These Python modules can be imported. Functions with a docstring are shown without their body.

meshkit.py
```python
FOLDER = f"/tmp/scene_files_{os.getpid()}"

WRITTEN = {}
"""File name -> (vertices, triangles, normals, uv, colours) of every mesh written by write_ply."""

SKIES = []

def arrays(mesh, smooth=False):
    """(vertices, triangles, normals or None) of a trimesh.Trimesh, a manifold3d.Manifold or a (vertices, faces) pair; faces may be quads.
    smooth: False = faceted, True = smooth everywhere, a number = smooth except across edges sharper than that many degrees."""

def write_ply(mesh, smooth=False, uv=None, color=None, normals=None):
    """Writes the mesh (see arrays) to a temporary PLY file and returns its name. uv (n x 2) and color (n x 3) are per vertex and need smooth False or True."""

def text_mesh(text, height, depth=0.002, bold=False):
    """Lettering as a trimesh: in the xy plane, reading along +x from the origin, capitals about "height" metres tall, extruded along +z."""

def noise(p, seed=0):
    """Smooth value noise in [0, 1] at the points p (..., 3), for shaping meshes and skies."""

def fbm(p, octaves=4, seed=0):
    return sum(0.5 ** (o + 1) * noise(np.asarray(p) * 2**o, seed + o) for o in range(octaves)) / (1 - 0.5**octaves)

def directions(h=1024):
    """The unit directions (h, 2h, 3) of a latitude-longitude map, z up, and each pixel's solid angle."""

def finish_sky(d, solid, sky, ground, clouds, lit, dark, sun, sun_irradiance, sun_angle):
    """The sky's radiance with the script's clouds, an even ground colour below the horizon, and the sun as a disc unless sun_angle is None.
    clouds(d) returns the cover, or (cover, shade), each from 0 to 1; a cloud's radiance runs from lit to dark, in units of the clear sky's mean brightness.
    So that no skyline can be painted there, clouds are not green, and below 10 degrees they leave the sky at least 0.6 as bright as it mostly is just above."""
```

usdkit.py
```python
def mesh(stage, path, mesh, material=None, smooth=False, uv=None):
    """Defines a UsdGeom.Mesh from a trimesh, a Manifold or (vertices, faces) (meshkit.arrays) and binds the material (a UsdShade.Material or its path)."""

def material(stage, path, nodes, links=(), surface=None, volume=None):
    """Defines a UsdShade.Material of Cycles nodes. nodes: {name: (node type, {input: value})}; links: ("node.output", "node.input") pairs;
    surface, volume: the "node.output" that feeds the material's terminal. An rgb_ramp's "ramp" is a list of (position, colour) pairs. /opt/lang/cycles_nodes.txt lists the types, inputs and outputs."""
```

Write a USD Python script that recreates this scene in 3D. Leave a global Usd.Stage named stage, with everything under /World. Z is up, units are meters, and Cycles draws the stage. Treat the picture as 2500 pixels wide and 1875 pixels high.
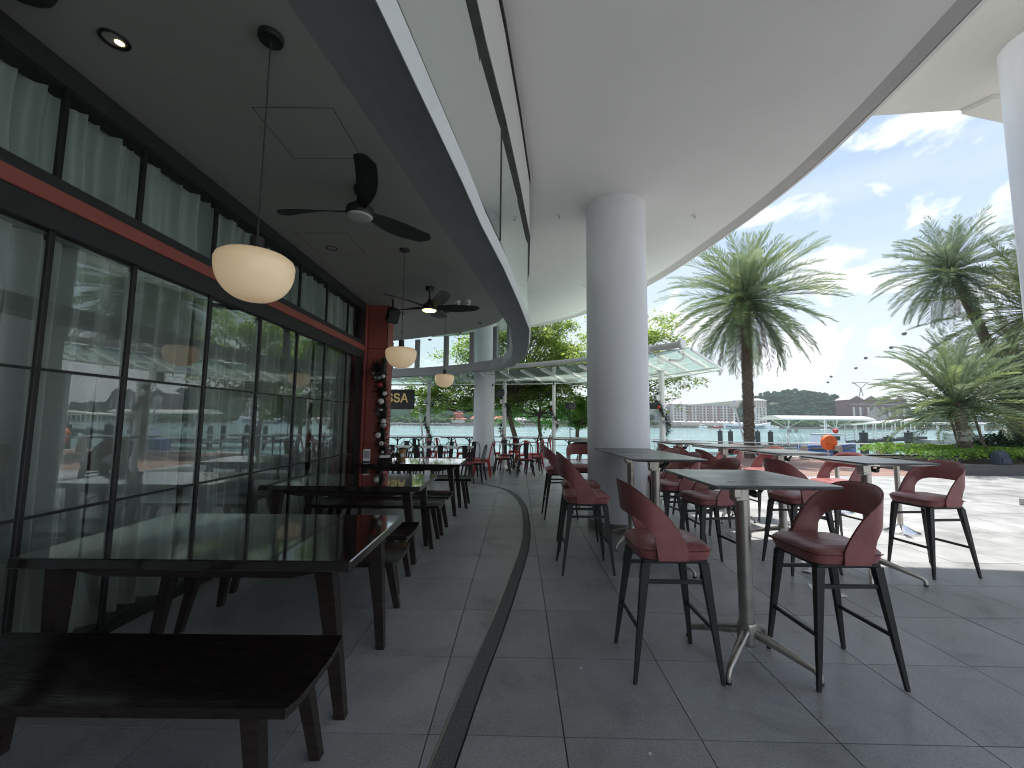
import math, random
import numpy as np
import trimesh, manifold3d, shapely
from shapely import geometry as sg, affinity
import usdkit, meshkit
from pxr import Usd, UsdGeom, UsdLux, UsdShade, Gf, Sdf, Vt

random.seed(7)
rng = np.random.default_rng(7)
PI = math.pi
stage = Usd.Stage.CreateInMemory()
UsdGeom.SetStageUpAxis(stage, 'Z')
UsdGeom.Xform.Define(stage, '/World')
UsdGeom.Scope.Define(stage, '/World/Looks')

# ------------------------------------------------------------------ camera
EYE = 1.45
PITCH, ROLL = math.radians(5.12), math.radians(0.54)
cam = UsdGeom.Camera.Define(stage, '/World/camera')
cam.CreateHorizontalApertureAttr(36.0)
cam.CreateVerticalApertureAttr(27.0)
cam.CreateFocalLengthAttr(14.4)
cam.CreateClippingRangeAttr((0.05, 5000.0))
EXPOSURE = 1.5
cam.CreateExposureAttr(EXPOSURE)
_cp, _sp, _cr, _sr = math.cos(PITCH), math.sin(PITCH), math.cos(ROLL), math.sin(ROLL)
_right, _up, _fwd = np.array([1, 0, 0.]), np.array([0, -_sp, _cp]), np.array([0, _cp, _sp])
_r2, _u2 = _cr * _right + _sr * _up, -_sr * _right + _cr * _up
cam.AddTransformOp().Set(Gf.Matrix4d(*_r2, 0, *_u2, 0, *(-_fwd), 0, 0, 0, EYE, 1))

# ------------------------------------------------------------------ sky and sun
SUN_EL, SUN_AZ = math.radians(73.5), math.atan2(0.13, 0.26)
SKY = 0.075
sky_nodes = {
    'tc': ('texture_coordinate', {}),
    'sky': ('sky_texture', {'sky_type': 'single_scattering', 'sun_disc': False, 'sun_elevation': SUN_EL, 'sun_rotation': SUN_AZ, 'altitude': 20.0, 'air_density': 1.0, 'aerosol_density': 1.2, 'ozone_density': 1.0}),
    'sep': ('separate_xyz', {}),
    'map': ('mapping', {'scale': (1.6, 1.6, 2.6), 'location': (0.9, 2.3, 0.4)}),
    'n1': ('noise_texture', {'scale': 4.6, 'detail': 8.0, 'roughness': 0.58, 'distortion': 0.35}),
    'r1': ('rgb_ramp', {'ramp': [(0.0, (0, 0, 0)), (0.505, (0, 0, 0)), (0.60, (0.9, 0.9, 0.9)), (1.0, (1, 1, 1))]}),
    'map2': ('mapping', {'scale': (0.7, 1.1, 7.0), 'rotation': (0.0, 0.25, 0.0)}),
    'n2': ('noise_texture', {'scale': 2.2, 'detail': 6.0, 'roughness': 0.55}),
    'r2': ('rgb_ramp', {'ramp': [(0.0, (0, 0, 0)), (0.45, (0, 0, 0)), (0.75, (0.4, 0.4, 0.4)), (1.0, (0.5, 0.5, 0.5))]}),
    'hz': ('map_range', {'range_type': 'smoothstep', 'from_min': 0.02, 'from_max': 0.58, 'to_min': 0.85, 'to_max': 0.09, 'clamp': True}),
    'm0': ('mix', {'mix_type': 'mix', 'color2': (4.3, 4.6, 4.75)}),
    'm1': ('mix', {'mix_type': 'mix', 'color2': (5.8, 5.95, 6.1)}),
    'm2': ('mix', {'mix_type': 'mix', 'color2': (4.9, 5.1, 5.25)}),
    'bg': ('background_shader', {'strength': SKY}),
}
sky_links = [('tc.generated', 'sep.vector'), ('tc.generated', 'map.vector'), ('map.vector', 'n1.vector'), ('n1.fac', 'r1.fac'),
             ('tc.generated', 'map2.vector'), ('map2.vector', 'n2.vector'), ('n2.fac', 'r2.fac'), ('sep.z', 'hz.value'),
             ('hz.result', 'm0.fac'), ('sky.color', 'm0.color1'), ('m0.color', 'm2.color1'), ('r2.color', 'm2.fac'),
             ('m2.color', 'm1.color1'), ('r1.color', 'm1.fac'), ('m1.color', 'bg.color')]
sky_mat = usdkit.material(stage, '/World/Looks/sky_look', sky_nodes, sky_links, surface='bg.background')
dome = UsdLux.DomeLight.Define(stage, '/World/sky')
UsdShade.MaterialBindingAPI.Apply(dome.GetPrim()).Bind(sky_mat)
dome.GetPrim().SetCustomDataByKey('kind', 'structure')
dome.GetPrim().SetCustomDataByKey('label', 'pale blue midday sky with scattered white clouds')
sun = UsdLux.DistantLight.Define(stage, '/World/sun')
sun.CreateNormalizeAttr(True)
sun.CreateIntensityAttr(0.68)
sun.CreateAngleAttr(0.53)
sun.CreateColorAttr((1.0, 0.95, 0.87))
_s = np.array([math.cos(SUN_EL) * math.sin(SUN_AZ), math.cos(SUN_EL) * math.cos(SUN_AZ), math.sin(SUN_EL)])
_x = np.cross([0, 1, 0], _s); _x /= np.linalg.norm(_x); _y = np.cross(_s, _x)
sun.AddTransformOp().Set(Gf.Matrix4d(*_x, 0, *_y, 0, *_s, 0, 0, 0, 50, 1))

# ------------------------------------------------------------------ helpers
used = {}


def numbered(parent, name):
    key = (parent, name)
    n = used.get(key, 0); used[key] = n + 1
    return f'{parent}/{name}' if n == 0 else f'{parent}/{name}_{n:03d}'


def tag(p, label=None, cat=None, group=None, kind=None):
    p = p.GetPrim() if hasattr(p, 'GetPrim') else p
    for k, v in (('label', label), ('category', cat), ('group', group), ('kind', kind)):
        if v: p.SetCustomDataByKey(k, v)
    return p


def thing(name, label, cat, loc=(0, 0, 0), rz=0.0, group=None, kind=None):
    x = UsdGeom.Xform.Define(stage, numbered('/World', name))
    x.AddTranslateOp().Set(Gf.Vec3d(*map(float, loc))); x.AddRotateZOp().Set(math.degrees(rz))
    return tag(x, label, cat, group, kind)


def dup(root, label, loc, rz=0.0, name=None, group=None):
    was = root.GetCustomData()
    r = thing(name or root.GetName().split('_0')[0], label, was.get('category'), loc, rz, group or was.get('group'))
    r.GetReferences().AddInternalReference(root.GetPath()); r.SetInstanceable(True)
    return r


def obj(name, mesh, mat, parent=None, smooth=35):
    path = numbered(str(parent.GetPath()) if parent is not None else '/World', name)
    return usdkit.mesh(stage, path, mesh.mesh() if isinstance(mesh, MB) else mesh, mat, smooth=smooth).GetPrim()


def rotz(v, a):
    c, s = math.cos(a), math.sin(a)
    return np.stack([v[..., 0] * c - v[..., 1] * s, v[..., 0] * s + v[..., 1] * c, v[..., 2]], -1)


BOXF = np.array([[0, 2, 3], [0, 3, 1], [4, 5, 7], [4, 7, 6], [0, 1, 5], [0, 5, 4], [2, 6, 7], [2, 7, 3], [0, 4, 6], [0, 6, 2], [1, 3, 7], [1, 7, 5]])
BOXV = np.array([[x, y, z] for z in (-.5, .5) for y in (-.5, .5) for x in (-.5, .5)])


class MB:
    """Collects shapes that make up ONE mesh."""
    def __init__(s): s.v, s.f, s.n = [], [], 0

    def add(s, v, f):
        v = np.asarray(v, float).reshape(-1, 3); f = np.asarray(f, int)
        if f.shape[1] == 4: f = np.vstack([f[:, [0, 1, 2]], f[:, [0, 2, 3]]])
        s.v.append(v); s.f.append(f + s.n); s.n += len(v); return s

    def mesh(s): return (np.vstack(s.v), np.vstack(s.f))

    def box(s, c, size, rz=0.0, bevel=0.0, M=None):
        if bevel:
            v, f = rounded_box(tuple(size), bevel)
        else:
            v, f = BOXV * np.asarray(size, float), BOXF
        if M is not None: v = v @ np.asarray(M).T
        if rz: v = rotz(v, rz)
        return s.add(v + np.asarray(c, float), f)

    def tube(s, pts, r, n=8, cap=True, square=False):
        p = np.asarray(pts, float); r = np.broadcast_to(np.asarray(r, float), (len(p),))
        t = np.gradient(p, axis=0); t /= np.linalg.norm(t, axis=1, keepdims=True) + 1e-12
        ref = np.array([0, 0, 1.0]) if abs(t[0, 2]) < 0.9 else np.array([1.0, 0, 0])
        a = np.empty_like(p)
        for i in range(len(p)):
            x = np.cross(t[i], ref) if i == 0 else a[i - 1] - t[i] * np.dot(a[i - 1], t[i])
            a[i] = x / (np.linalg.norm(x) + 1e-12)
        b = np.cross(t, a)
        th = np.arange(n) * 2 * PI / n + (PI / n if square else 0)
        v = p[:, None] + r[:, None, None] * (np.cos(th)[None, :, None] * a[:, None] + np.sin(th)[None, :, None] * b[:, None])
        i, j = np.meshgrid(np.arange(len(p) - 1), np.arange(n), indexing='ij')
        q = np.stack([i * n + j, i * n + (j + 1) % n, (i + 1) * n + (j + 1) % n, (i + 1) * n + j], -1).reshape(-1, 4)
        v = v.reshape(-1, 3); s.add(v, q)
        if cap:
            for k, idx in ((0, list(range(n))[::-1]), (1, list(range((len(p) - 1) * n, len(p) * n)))):
                vv = v[idx]; s.add(vv, [[0, m, m + 1] for m in range(1, n - 1)])
        return s

    def leg(s, top, bot, a0, a1):
        """Square tapered leg, widths a0 at the top and a1 at the bottom (pairs allowed)."""
        a0 = np.broadcast_to(a0, 2); a1 = np.broadcast_to(a1, 2)
        v = [[x * a[0] / 2 + c[0], y * a[1] / 2 + c[1], c[2]] for c, a in ((bot, a1), (top, a0)) for y in (-1, 1) for x in (-1, 1)]
        return s.add(v, BOXF)

    def lathe(s, prof, c=(0, 0, 0), n=24):
        p = np.asarray(prof, float); th = np.arange(n) * 2 * PI / n
        v = np.stack([p[:, None, 0] * np.cos(th), p[:, None, 0] * np.sin(th), np.broadcast_to(p[:, None, 1], (len(p), n))], -1).reshape(-1, 3)
        i, j = np.meshgrid(np.arange(len(p) - 1), np.arange(n), indexing='ij')
        q = np.stack([i * n + j, i * n + (j + 1) % n, (i + 1) * n + (j + 1) % n, (i + 1) * n + j], -1).reshape(-1, 4)
        return s.add(v + np.asarray(c, float), q)

    def prism(s, poly, z0, z1):
        poly = sg.Polygon(poly) if not hasattr(poly, 'area') else poly
        for g in getattr(poly, 'geoms', [poly]):
            if g.area < 1e-6: continue
            m = trimesh.creation.extrude_polygon(g, z1 - z0, engine='earcut')
            s.add(m.vertices + [0, 0, z0], m.faces)
        return s

    def strip(s, a, b):
        """Ribbon between two polylines."""
        a, b = np.asarray(a, float), np.asarray(b, float); n = len(a)
        return s.add(np.vstack([a, b]), [[i, i + 1, n + i + 1, n + i] for i in range(n - 1)])


_rb = {}


def rounded_box(size, b):
    key = (size, b)
    if key not in _rb:
        p = []
        for c in BOXV * 2:
            h = c * np.asarray(size) / 2
            for k in range(3):
                q = h - c * b; q[k] = h[k]; p.append(q)
        hull = trimesh.convex.convex_hull(np.array(p)); _rb[key] = (np.array(hull.vertices), np.array(hull.faces))
    return _rb[key]


def hull(*groups):
    m = trimesh.convex.convex_hull(np.vstack([np.asarray(g).reshape(-1, 3) for g in groups]))
    return np.array(m.vertices), np.array(m.faces)


def smooth_loop(pts, k=2):
    """Chaikin corner cutting of an open polyline."""
    p = np.asarray(pts, float)
    for _ in range(k):
        q = np.empty((2 * (len(p) - 1), p.shape[1])); q[0::2] = .75 * p[:-1] + .25 * p[1:]; q[1::2] = .25 * p[:-1] + .75 * p[1:]
        p = np.vstack([p[:1], q, p[-1:]])
    return p


def offset(path, d):
    p = np.asarray(path, float)[:, :2]; t = np.gradient(p, axis=0); t /= np.linalg.norm(t, axis=1, keepdims=True)
    return p + d * np.stack([t[:, 1], -t[:, 0]], 1)      # positive = to the right of the direction of travel


def at_z(p, z): return np.column_stack([np.asarray(p)[:, :2], np.full(len(p), float(z))])


ORD = ['first', 'second', 'third', 'fourth', 'fifth', 'sixth', 'seventh', 'eighth', 'ninth', 'tenth', 'eleventh', 'twelfth', 'thirteenth', 'fourteenth', 'fifteenth', 'sixteenth', 'seventeenth', 'eighteenth', 'nineteenth', 'twentieth']

# ------------------------------------------------------------------ materials
L = '/World/Looks/'


def pbr(name, col, rough=0.5, metal=0.0, var=0.0, scale=6.0, bump=0.0, bscale=60.0, rvar=0.0, rand=0.0, vecscale=None, **kw):
    """Principled surface with noise-driven colour variation, roughness variation, relief and per-object tone."""
    nodes = {'p': ('principled_bsdf', {'base_color': col, 'roughness': rough, 'metallic': metal, **kw}), 'g': ('geometry', {}), 'tc': ('texture_coordinate', {})}
    links = []
    src = 'tc.object'
    if vecscale:
        nodes['mp'] = ('mapping', {'scale': vecscale}); links.append((src, 'mp.vector')); src = 'mp.vector'
    last = None
    if var:
        nodes['n'] = ('noise_texture', {'scale': scale, 'detail': 6.0, 'roughness': 0.6})
        lo, hi = [c * (1 - var) for c in col], [min(1, c * (1 + var)) for c in col]
        nodes['r'] = ('rgb_ramp', {'ramp': [(0.25, lo), (0.75, hi)]})
        links += [(src, 'n.vector'), ('n.fac', 'r.fac')]; last = 'r.color'
    if rand:
        nodes['oi'] = ('object_info', {}); nodes['mr'] = ('map_range', {'from_min': 0.0, 'from_max': 1.0, 'to_min': 1 - rand, 'to_max': 1 + rand})
        nodes['hs'] = ('hsv', {'color': col}); links += [('oi.random', 'mr.value'), ('mr.result', 'hs.value')]
        if last: links.append((last, 'hs.color'))
        last = 'hs.color'
    if last: links.append((last, 'p.base_color'))
    if rvar:
        nodes['rn'] = ('noise_texture', {'scale': scale * 1.7, 'detail': 5.0}); nodes['rm'] = ('map_range', {'from_min': 0.3, 'from_max': 0.7, 'to_min': max(0.02, rough - rvar), 'to_max': min(1, rough + rvar), 'clamp': True})
        links += [(src, 'rn.vector'), ('rn.fac', 'rm.value'), ('rm.result', 'p.roughness')]
    if bump:
        nodes['bn'] = ('noise_texture', {'scale': bscale, 'detail': 4.0}); nodes['b'] = ('bump', {'strength': bump, 'distance': 0.01})
        links += [(src, 'bn.vector'), ('bn.fac', 'b.height'), ('b.normal', 'p.normal')]
    return usdkit.material(stage, L + name, nodes, links, surface='p.BSDF')


def leaf_mat(name, dark, light, trans=0.35, rough=0.5, scale=1.2, spec=0.35):
    nodes = {'p': ('principled_bsdf', {'roughness': rough, 'specular_ior_level': spec}), 't': ('translucent_bsdf', {}), 'm': ('mix_closure', {'fac': trans}),
             'g': ('geometry', {}), 'n': ('noise_texture', {'scale': scale, 'detail': 2.0}), 'ri': ('map_range', {'from_min': 0.0, 'from_max': 1.0, 'to_min': -0.25, 'to_max': 0.25}),
             'a': ('math', {'math_type': 'add'}), 'r': ('rgb_ramp', {'ramp': [(0.25, dark), (0.8, light)]}), 'br': ('hsv', {'value': 1.6})}
    links = [('g.position', 'n.vector'), ('g.random_per_island', 'ri.value'), ('n.fac', 'a.value1'), ('ri.result', 'a.value2'), ('a.value', 'r.fac'), ('r.color', 'p.base_color'),
             ('r.color', 'br.color'), ('br.color', 't.color'), ('p.BSDF', 'm.closure1'), ('t.BSDF', 'm.closure2')]
    return usdkit.material(stage, L + name, nodes, links, surface='m.closure')


def glass_mat(name, tint, ior=1.6, rough=0.0, gain=1.0):
    nodes = {'t': ('transparent_bsdf', {'color': tint}), 'g': ('glossy_bsdf', {'color': (0.92, 0.98, 0.96), 'roughness': rough}), 'f': ('fresnel', {'IOR': ior}), 'x': ('math', {'math_type': 'multiply', 'value2': gain, 'use_clamp': True}), 'm': ('mix_closure', {})}
    return usdkit.material(stage, L + name, nodes, [('f.fac', 'x.value1'), ('x.value', 'm.fac'), ('t.BSDF', 'm.closure1'), ('g.BSDF', 'm.closure2')], surface='m.closure')


def tile_mat(name, col, rough, var):
    lo, hi = [c * (1 - var) for c in col], [c * (1 + var) for c in col]
    nodes = {'p': ('principled_bsdf', {'roughness': rough}), 'g': ('geometry', {}), 'n': ('noise_texture', {'scale': 1.7, 'detail': 7.0, 'roughness': 0.68, 'distortion': 0.4}), 'r': ('rgb_ramp', {'ramp': [(0.3, lo), (0.5, col), (0.72, hi)]}),
             'n2': ('noise_texture', {'scale': 95.0, 'detail': 3.0, 'roughness': 0.7}), 'r2': ('rgb_ramp', {'ramp': [(0.3, (0.72, 0.72, 0.72)), (0.5, (0.95, 0.95, 0.95)), (0.7, (1.15, 1.15, 1.15))]}), 'mx': ('mix', {'mix_type': 'multiply', 'fac': 1.0}),
             'n3': ('noise_texture', {'scale': 3.2, 'detail': 9.0, 'roughness': 0.75}), 'r3': ('rgb_ramp', {'ramp': [(0.60, (1, 1, 1)), (0.70, (0.74, 0.74, 0.74))]}), 'mx3': ('mix', {'mix_type': 'multiply', 'fac': 1.0}),
             'oi': ('object_info', {}), 'mr': ('map_range', {'from_min': 0.0, 'from_max': 1.0, 'to_min': 0.9, 'to_max': 1.1}), 'hs': ('hsv', {}), 'rm': ('map_range', {'from_min': 0.3, 'from_max': 0.7, 'to_min': rough - 0.09, 'to_max': rough + 0.13, 'clamp': True}),
             'b': ('bump', {'strength': 0.22, 'distance': 0.004})}
    links = [('g.position', 'n.vector'), ('g.position', 'n2.vector'), ('g.position', 'n3.vector'), ('n.fac', 'r.fac'), ('n2.fac', 'r2.fac'), ('n3.fac', 'r3.fac'), ('r.color', 'mx.color1'), ('r2.color', 'mx.color2'), ('mx.color', 'mx3.color1'), ('r3.color', 'mx3.color2'),
             ('oi.random', 'mr.value'), ('mr.result', 'hs.value'), ('mx3.color', 'hs.color'), ('hs.color', 'p.base_color'), ('n.fac', 'rm.value'), ('rm.result', 'p.roughness'), ('n2.fac', 'b.height'), ('b.normal', 'p.normal')]
    return usdkit.material(stage, L + name, nodes, links, surface='p.BSDF')


M = {}
M['tile_in'] = tile_mat('inner_tile', (0.38, 0.385, 0.385), 0.36, 0.22)
M['tile_out'] = tile_mat('outer_tile', (0.32, 0.325, 0.33), 0.38, 0.26)
M['tile_sun'] = pbr('plaza_tile', (0.30, 0.30, 0.295), 0.6, var=0.12, scale=5, bump=0.12, bscale=120, rand=0.06)
M['grout'] = pbr('grout', (0.06, 0.06, 0.06), 0.9, var=0.3, scale=20)
M['gravel'] = pbr('gravel_strip', (0.15, 0.152, 0.153), 0.95, var=0.5, scale=120, bump=0.9, bscale=190)
M['trim'] = pbr('steel_trim', (0.5, 0.5, 0.48), 0.35, metal=0.8)
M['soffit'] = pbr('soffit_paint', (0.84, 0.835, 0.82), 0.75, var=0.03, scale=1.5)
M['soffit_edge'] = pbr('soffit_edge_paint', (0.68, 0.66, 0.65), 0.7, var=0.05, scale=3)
M['upper_soffit'] = pbr('upper_soffit_warm_dimmed', (0.60, 0.59, 0.55), 0.8, var=0.04, scale=1.5)  # warm paint, darkened to stand in for the weaker light on this slab
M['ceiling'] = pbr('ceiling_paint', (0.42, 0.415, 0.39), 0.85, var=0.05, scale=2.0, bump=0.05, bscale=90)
M['column'] = pbr('column_paint', (0.72, 0.735, 0.765), 0.4, var=0.06, scale=1.8, bump=0.02, bscale=14, vecscale=(1, 1, 0.3))
M['column_base'] = pbr('column_base_stone', (0.22, 0.21, 0.2), 0.6, var=0.3, scale=14)
M['rail'] = pbr('grey_metal_panel', (0.31, 0.32, 0.322), 0.5, metal=0.25, var=0.08, scale=3)
M['rail_lip'] = pbr('pale_metal_lip', (0.66, 0.69, 0.69), 0.4, var=0.06, scale=6)
M['dark_gap'] = pbr('dark_seal', (0.05, 0.05, 0.05), 0.7, var=0.4, scale=12)
M['upper_panel'] = pbr('fascia_paint', (0.6, 0.6, 0.6), 0.5, var=0.05, scale=3)
M['black_frame'] = pbr('black_frame', (0.014, 0.014, 0.014), 0.45, var=0.2, scale=5)
M['beam'] = pbr('charcoal_beam', (0.03, 0.031, 0.031), 0.6, var=0.15, scale=5)
M['red_paint'] = pbr('red_brown_paint', (0.38, 0.10, 0.08), 0.45, var=0.1, scale=4)
M['curtain'] = pbr('curtain_cloth', (0.62, 0.635, 0.61), 0.95, var=0.05, scale=3)
M['room'] = pbr('room_wall', (0.2, 0.19, 0.17), 0.9)
M['wood'] = pbr('dark_wood', (0.018, 0.012, 0.010), 0.36, var=0.5, scale=3, vecscale=(2, 14, 14), rvar=0.08)
M['lacquer'] = pbr('dark_lacquer', (0.010, 0.008, 0.007), 0.08, var=0.4, scale=3, vecscale=(2, 14, 14), coat_weight=1.0, coat_roughness=0.04)
M['bench_wood'] = pbr('bench_wood', (0.013, 0.009, 0.008), 0.27, var=0.5, scale=3, vecscale=(2, 16, 16), rvar=0.08)
M['leather'] = pbr('red_leather', (0.285, 0.10, 0.10), 0.34, var=0.2, scale=7, bump=0.15, bscale=240, rvar=0.1, rand=0.1)
M['leather_dark'] = pbr('leather_piping', (0.10, 0.02, 0.02), 0.5)
M['leg_black'] = pbr('black_metal', (0.018, 0.018, 0.019), 0.45, var=0.2, scale=10)
M['steel'] = pbr('brushed_steel', (0.48, 0.46, 0.42), 0.32, metal=1.0, var=0.04, scale=5, rvar=0.05)
M['chrome'] = pbr('polished_steel', (0.7, 0.7, 0.7), 0.15, metal=1.0)
M['slate'] = pbr('slate_laminate', (0.07, 0.078, 0.078), 0.27, var=0.1, scale=3, rvar=0.05)
M['slate_edge'] = pbr('slate_edge', (0.03, 0.034, 0.035), 0.5)
M['black_plastic'] = pbr('black_plastic', (0.02, 0.02, 0.022), 0.45)
M['tolix_red'] = pbr('red_metal', (0.42, 0.03, 0.03), 0.35)
M['tolix_seat'] = pbr('red_seat_pad', (0.4, 0.05, 0.06), 0.4)
M['white_metal'] = pbr('white_painted_steel', (0.78, 0.79, 0.78), 0.4, var=0.04, scale=4)
M['white'] = pbr('white_paint', (0.8, 0.8, 0.79), 0.5)
M['paper'] = pbr('paper', (0.8, 0.8, 0.82), 0.8)
M['canopy_glass'] = usdkit.material(stage, L + 'canopy_glass', {'t': ('transparent_bsdf', {'color': (0.88, 0.965, 0.935)}), 'd': ('translucent_bsdf', {'color': (0.86, 0.96, 0.92)}), 'd2': ('diffuse_bsdf', {'color': (0.8, 0.9, 0.86)}),
    'g': ('glossy_bsdf', {'color': (1, 1, 1), 'roughness': 0.05}), 'n': ('noise_texture', {'scale': 1.3, 'detail': 5.0}), 'tc': ('texture_coordinate', {}), 'r': ('map_range', {'from_min': 0.3, 'from_max': 0.7, 'to_min': 0.5, 'to_max': 0.78, 'clamp': True}),
    'm0': ('mix_closure', {'fac': 0.35}), 'm1': ('mix_closure', {}), 'm2': ('mix_closure', {}), 'f': ('fresnel', {'IOR': 1.5})},
    [('tc.object', 'n.vector'), ('n.fac', 'r.value'), ('d.BSDF', 'm0.closure1'), ('d2.BSDF', 'm0.closure2'), ('r.result', 'm1.fac'), ('t.BSDF', 'm1.closure1'), ('m0.closure', 'm1.closure2'), ('f.fac', 'm2.fac'), ('m1.closure', 'm2.closure1'), ('g.BSDF', 'm2.closure2')], surface='m2.closure')
M['pane'] = glass_mat('window_glass', (0.93, 0.98, 0.96), 2.1, gain=1.2)
M['pane_up'] = glass_mat('upper_window_glass', (0.80, 0.86, 0.84), 1.3)
M['facade_glass'] = glass_mat('facade_glass', (0.86, 0.96, 0.93), 1.8, rough=0.02)
M['opal'] = usdkit.material(stage, L + 'opal_glass', {'p': ('principled_bsdf', {'base_color': (0.72, 0.62, 0.44), 'roughness': 0.35, 'emission_color': (1.0, 0.72, 0.42), 'emission_strength': 0.10, 'coat_weight': 0.3})}, [], surface='p.BSDF')
M['lamp_lit'] = usdkit.material(stage, L + 'lit_lamp', {'e': ('emission', {'color': (1.0, 0.78, 0.38), 'strength': 1.1})}, [], surface='e.emission')
M['fan_lens'] = pbr('fan_lens', (0.62, 0.62, 0.6), 0.35)
M['needle'] = leaf_mat('garland_needles', (0.012, 0.025, 0.018), (0.035, 0.06, 0.045), 0.1)
M['bauble_white'] = pbr('bauble_white', (0.75, 0.73, 0.7), 0.25)
M['bauble_red'] = pbr('bauble_red', (0.4, 0.03, 0.03), 0.2)
M['bauble_grey'] = pbr('bauble_grey', (0.35, 0.34, 0.33), 0.25, metal=0.6)
M['gold'] = pbr('gold_lettering', (0.75, 0.55, 0.22), 0.35, metal=0.7)
M['sign_black'] = pbr('sign_black', (0.03, 0.03, 0.032), 0.5)
M['frond'] = leaf_mat('palm_leaf', (0.12, 0.17, 0.07), (0.40, 0.46, 0.19), 0.52)
M['frond_blue'] = leaf_mat('palm_leaf_greyish', (0.12, 0.165, 0.10), (0.36, 0.40, 0.25), 0.5)
M['frond_yellow'] = leaf_mat('palm_leaf_yellowish', (0.09, 0.12, 0.03), (0.22, 0.24, 0.06), 0.3)
M['frond_brown'] = leaf_mat('palm_leaf_dry', (0.10, 0.07, 0.05), (0.22, 0.16, 0.11), 0.2)
M['palm_bark'] = pbr('palm_bark', (0.13, 0.10, 0.075), 0.9, var=0.45, scale=14, bump=0.8, bscale=30)
M['bark'] = pbr('tree_bark', (0.14, 0.115, 0.09), 0.9, var=0.35, scale=8, bump=0.5, bscale=25)
M['leaf'] = leaf_mat('tree_leaf', (0.17, 0.25, 0.05), (0.56, 0.58, 0.17), 0.6, scale=1.5)
M['leaf_bright'] = leaf_mat('bright_leaf', (0.14, 0.28, 0.06), (0.36, 0.54, 0.16), 0.6, scale=2.0)
M['hedge'] = leaf_mat('hedge_leaf', (0.12, 0.24, 0.03), (0.42, 0.55, 0.08), 0.42, scale=2.0)
M['bush'] = leaf_mat('bush_leaf', (0.02, 0.05, 0.015), (0.06, 0.11, 0.03), 0.3, scale=2.0)
M['forest'] = leaf_mat('far_forest', (0.016, 0.05, 0.03), (0.045, 0.095, 0.04), 0.0, rough=1.0, scale=0.12, spec=0.0)
M['forest2'] = leaf_mat('far_grove', (0.04, 0.09, 0.03), (0.11, 0.17, 0.045), 0.0, rough=1.0, spec=0.0, scale=0.1)
M['hill'] = pbr('hill_ground', (0.04, 0.06, 0.03), 0.9, var=0.4, scale=0.1)
M['sand'] = pbr('far_shore', (0.3, 0.27, 0.22), 0.9, var=0.3, scale=0.2)
M['seawall'] = pbr('seawall_stone', (0.2, 0.18, 0.16), 0.9, var=0.4, scale=0.5)
M['concrete'] = pbr('concrete', (0.36, 0.35, 0.33), 0.85, var=0.2, scale=3, bump=0.2)
M['bollard'] = pbr('bollard_stone', (0.42, 0.38, 0.32), 0.85, var=0.2, scale=20, bump=0.2)
M['deck'] = pbr('deck_boards', (0.24, 0.15, 0.125), 0.75, var=0.2, scale=4, rand=0.12)
M['granite'] = pbr('dark_granite', (0.06, 0.063, 0.067), 0.5, var=0.3, scale=60)
M['soil'] = pbr('soil', (0.05, 0.04, 0.03), 0.95)
M['orange'] = pbr('orange_plastic', (0.8, 0.14, 0.03), 0.45)
M['pile'] = pbr('dark_pile', (0.045, 0.055, 0.05), 0.6, var=0.3, scale=5)
M['pile_black'] = pbr('black_pile', (0.03, 0.032, 0.036), 0.6, var=0.3, scale=5)
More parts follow.
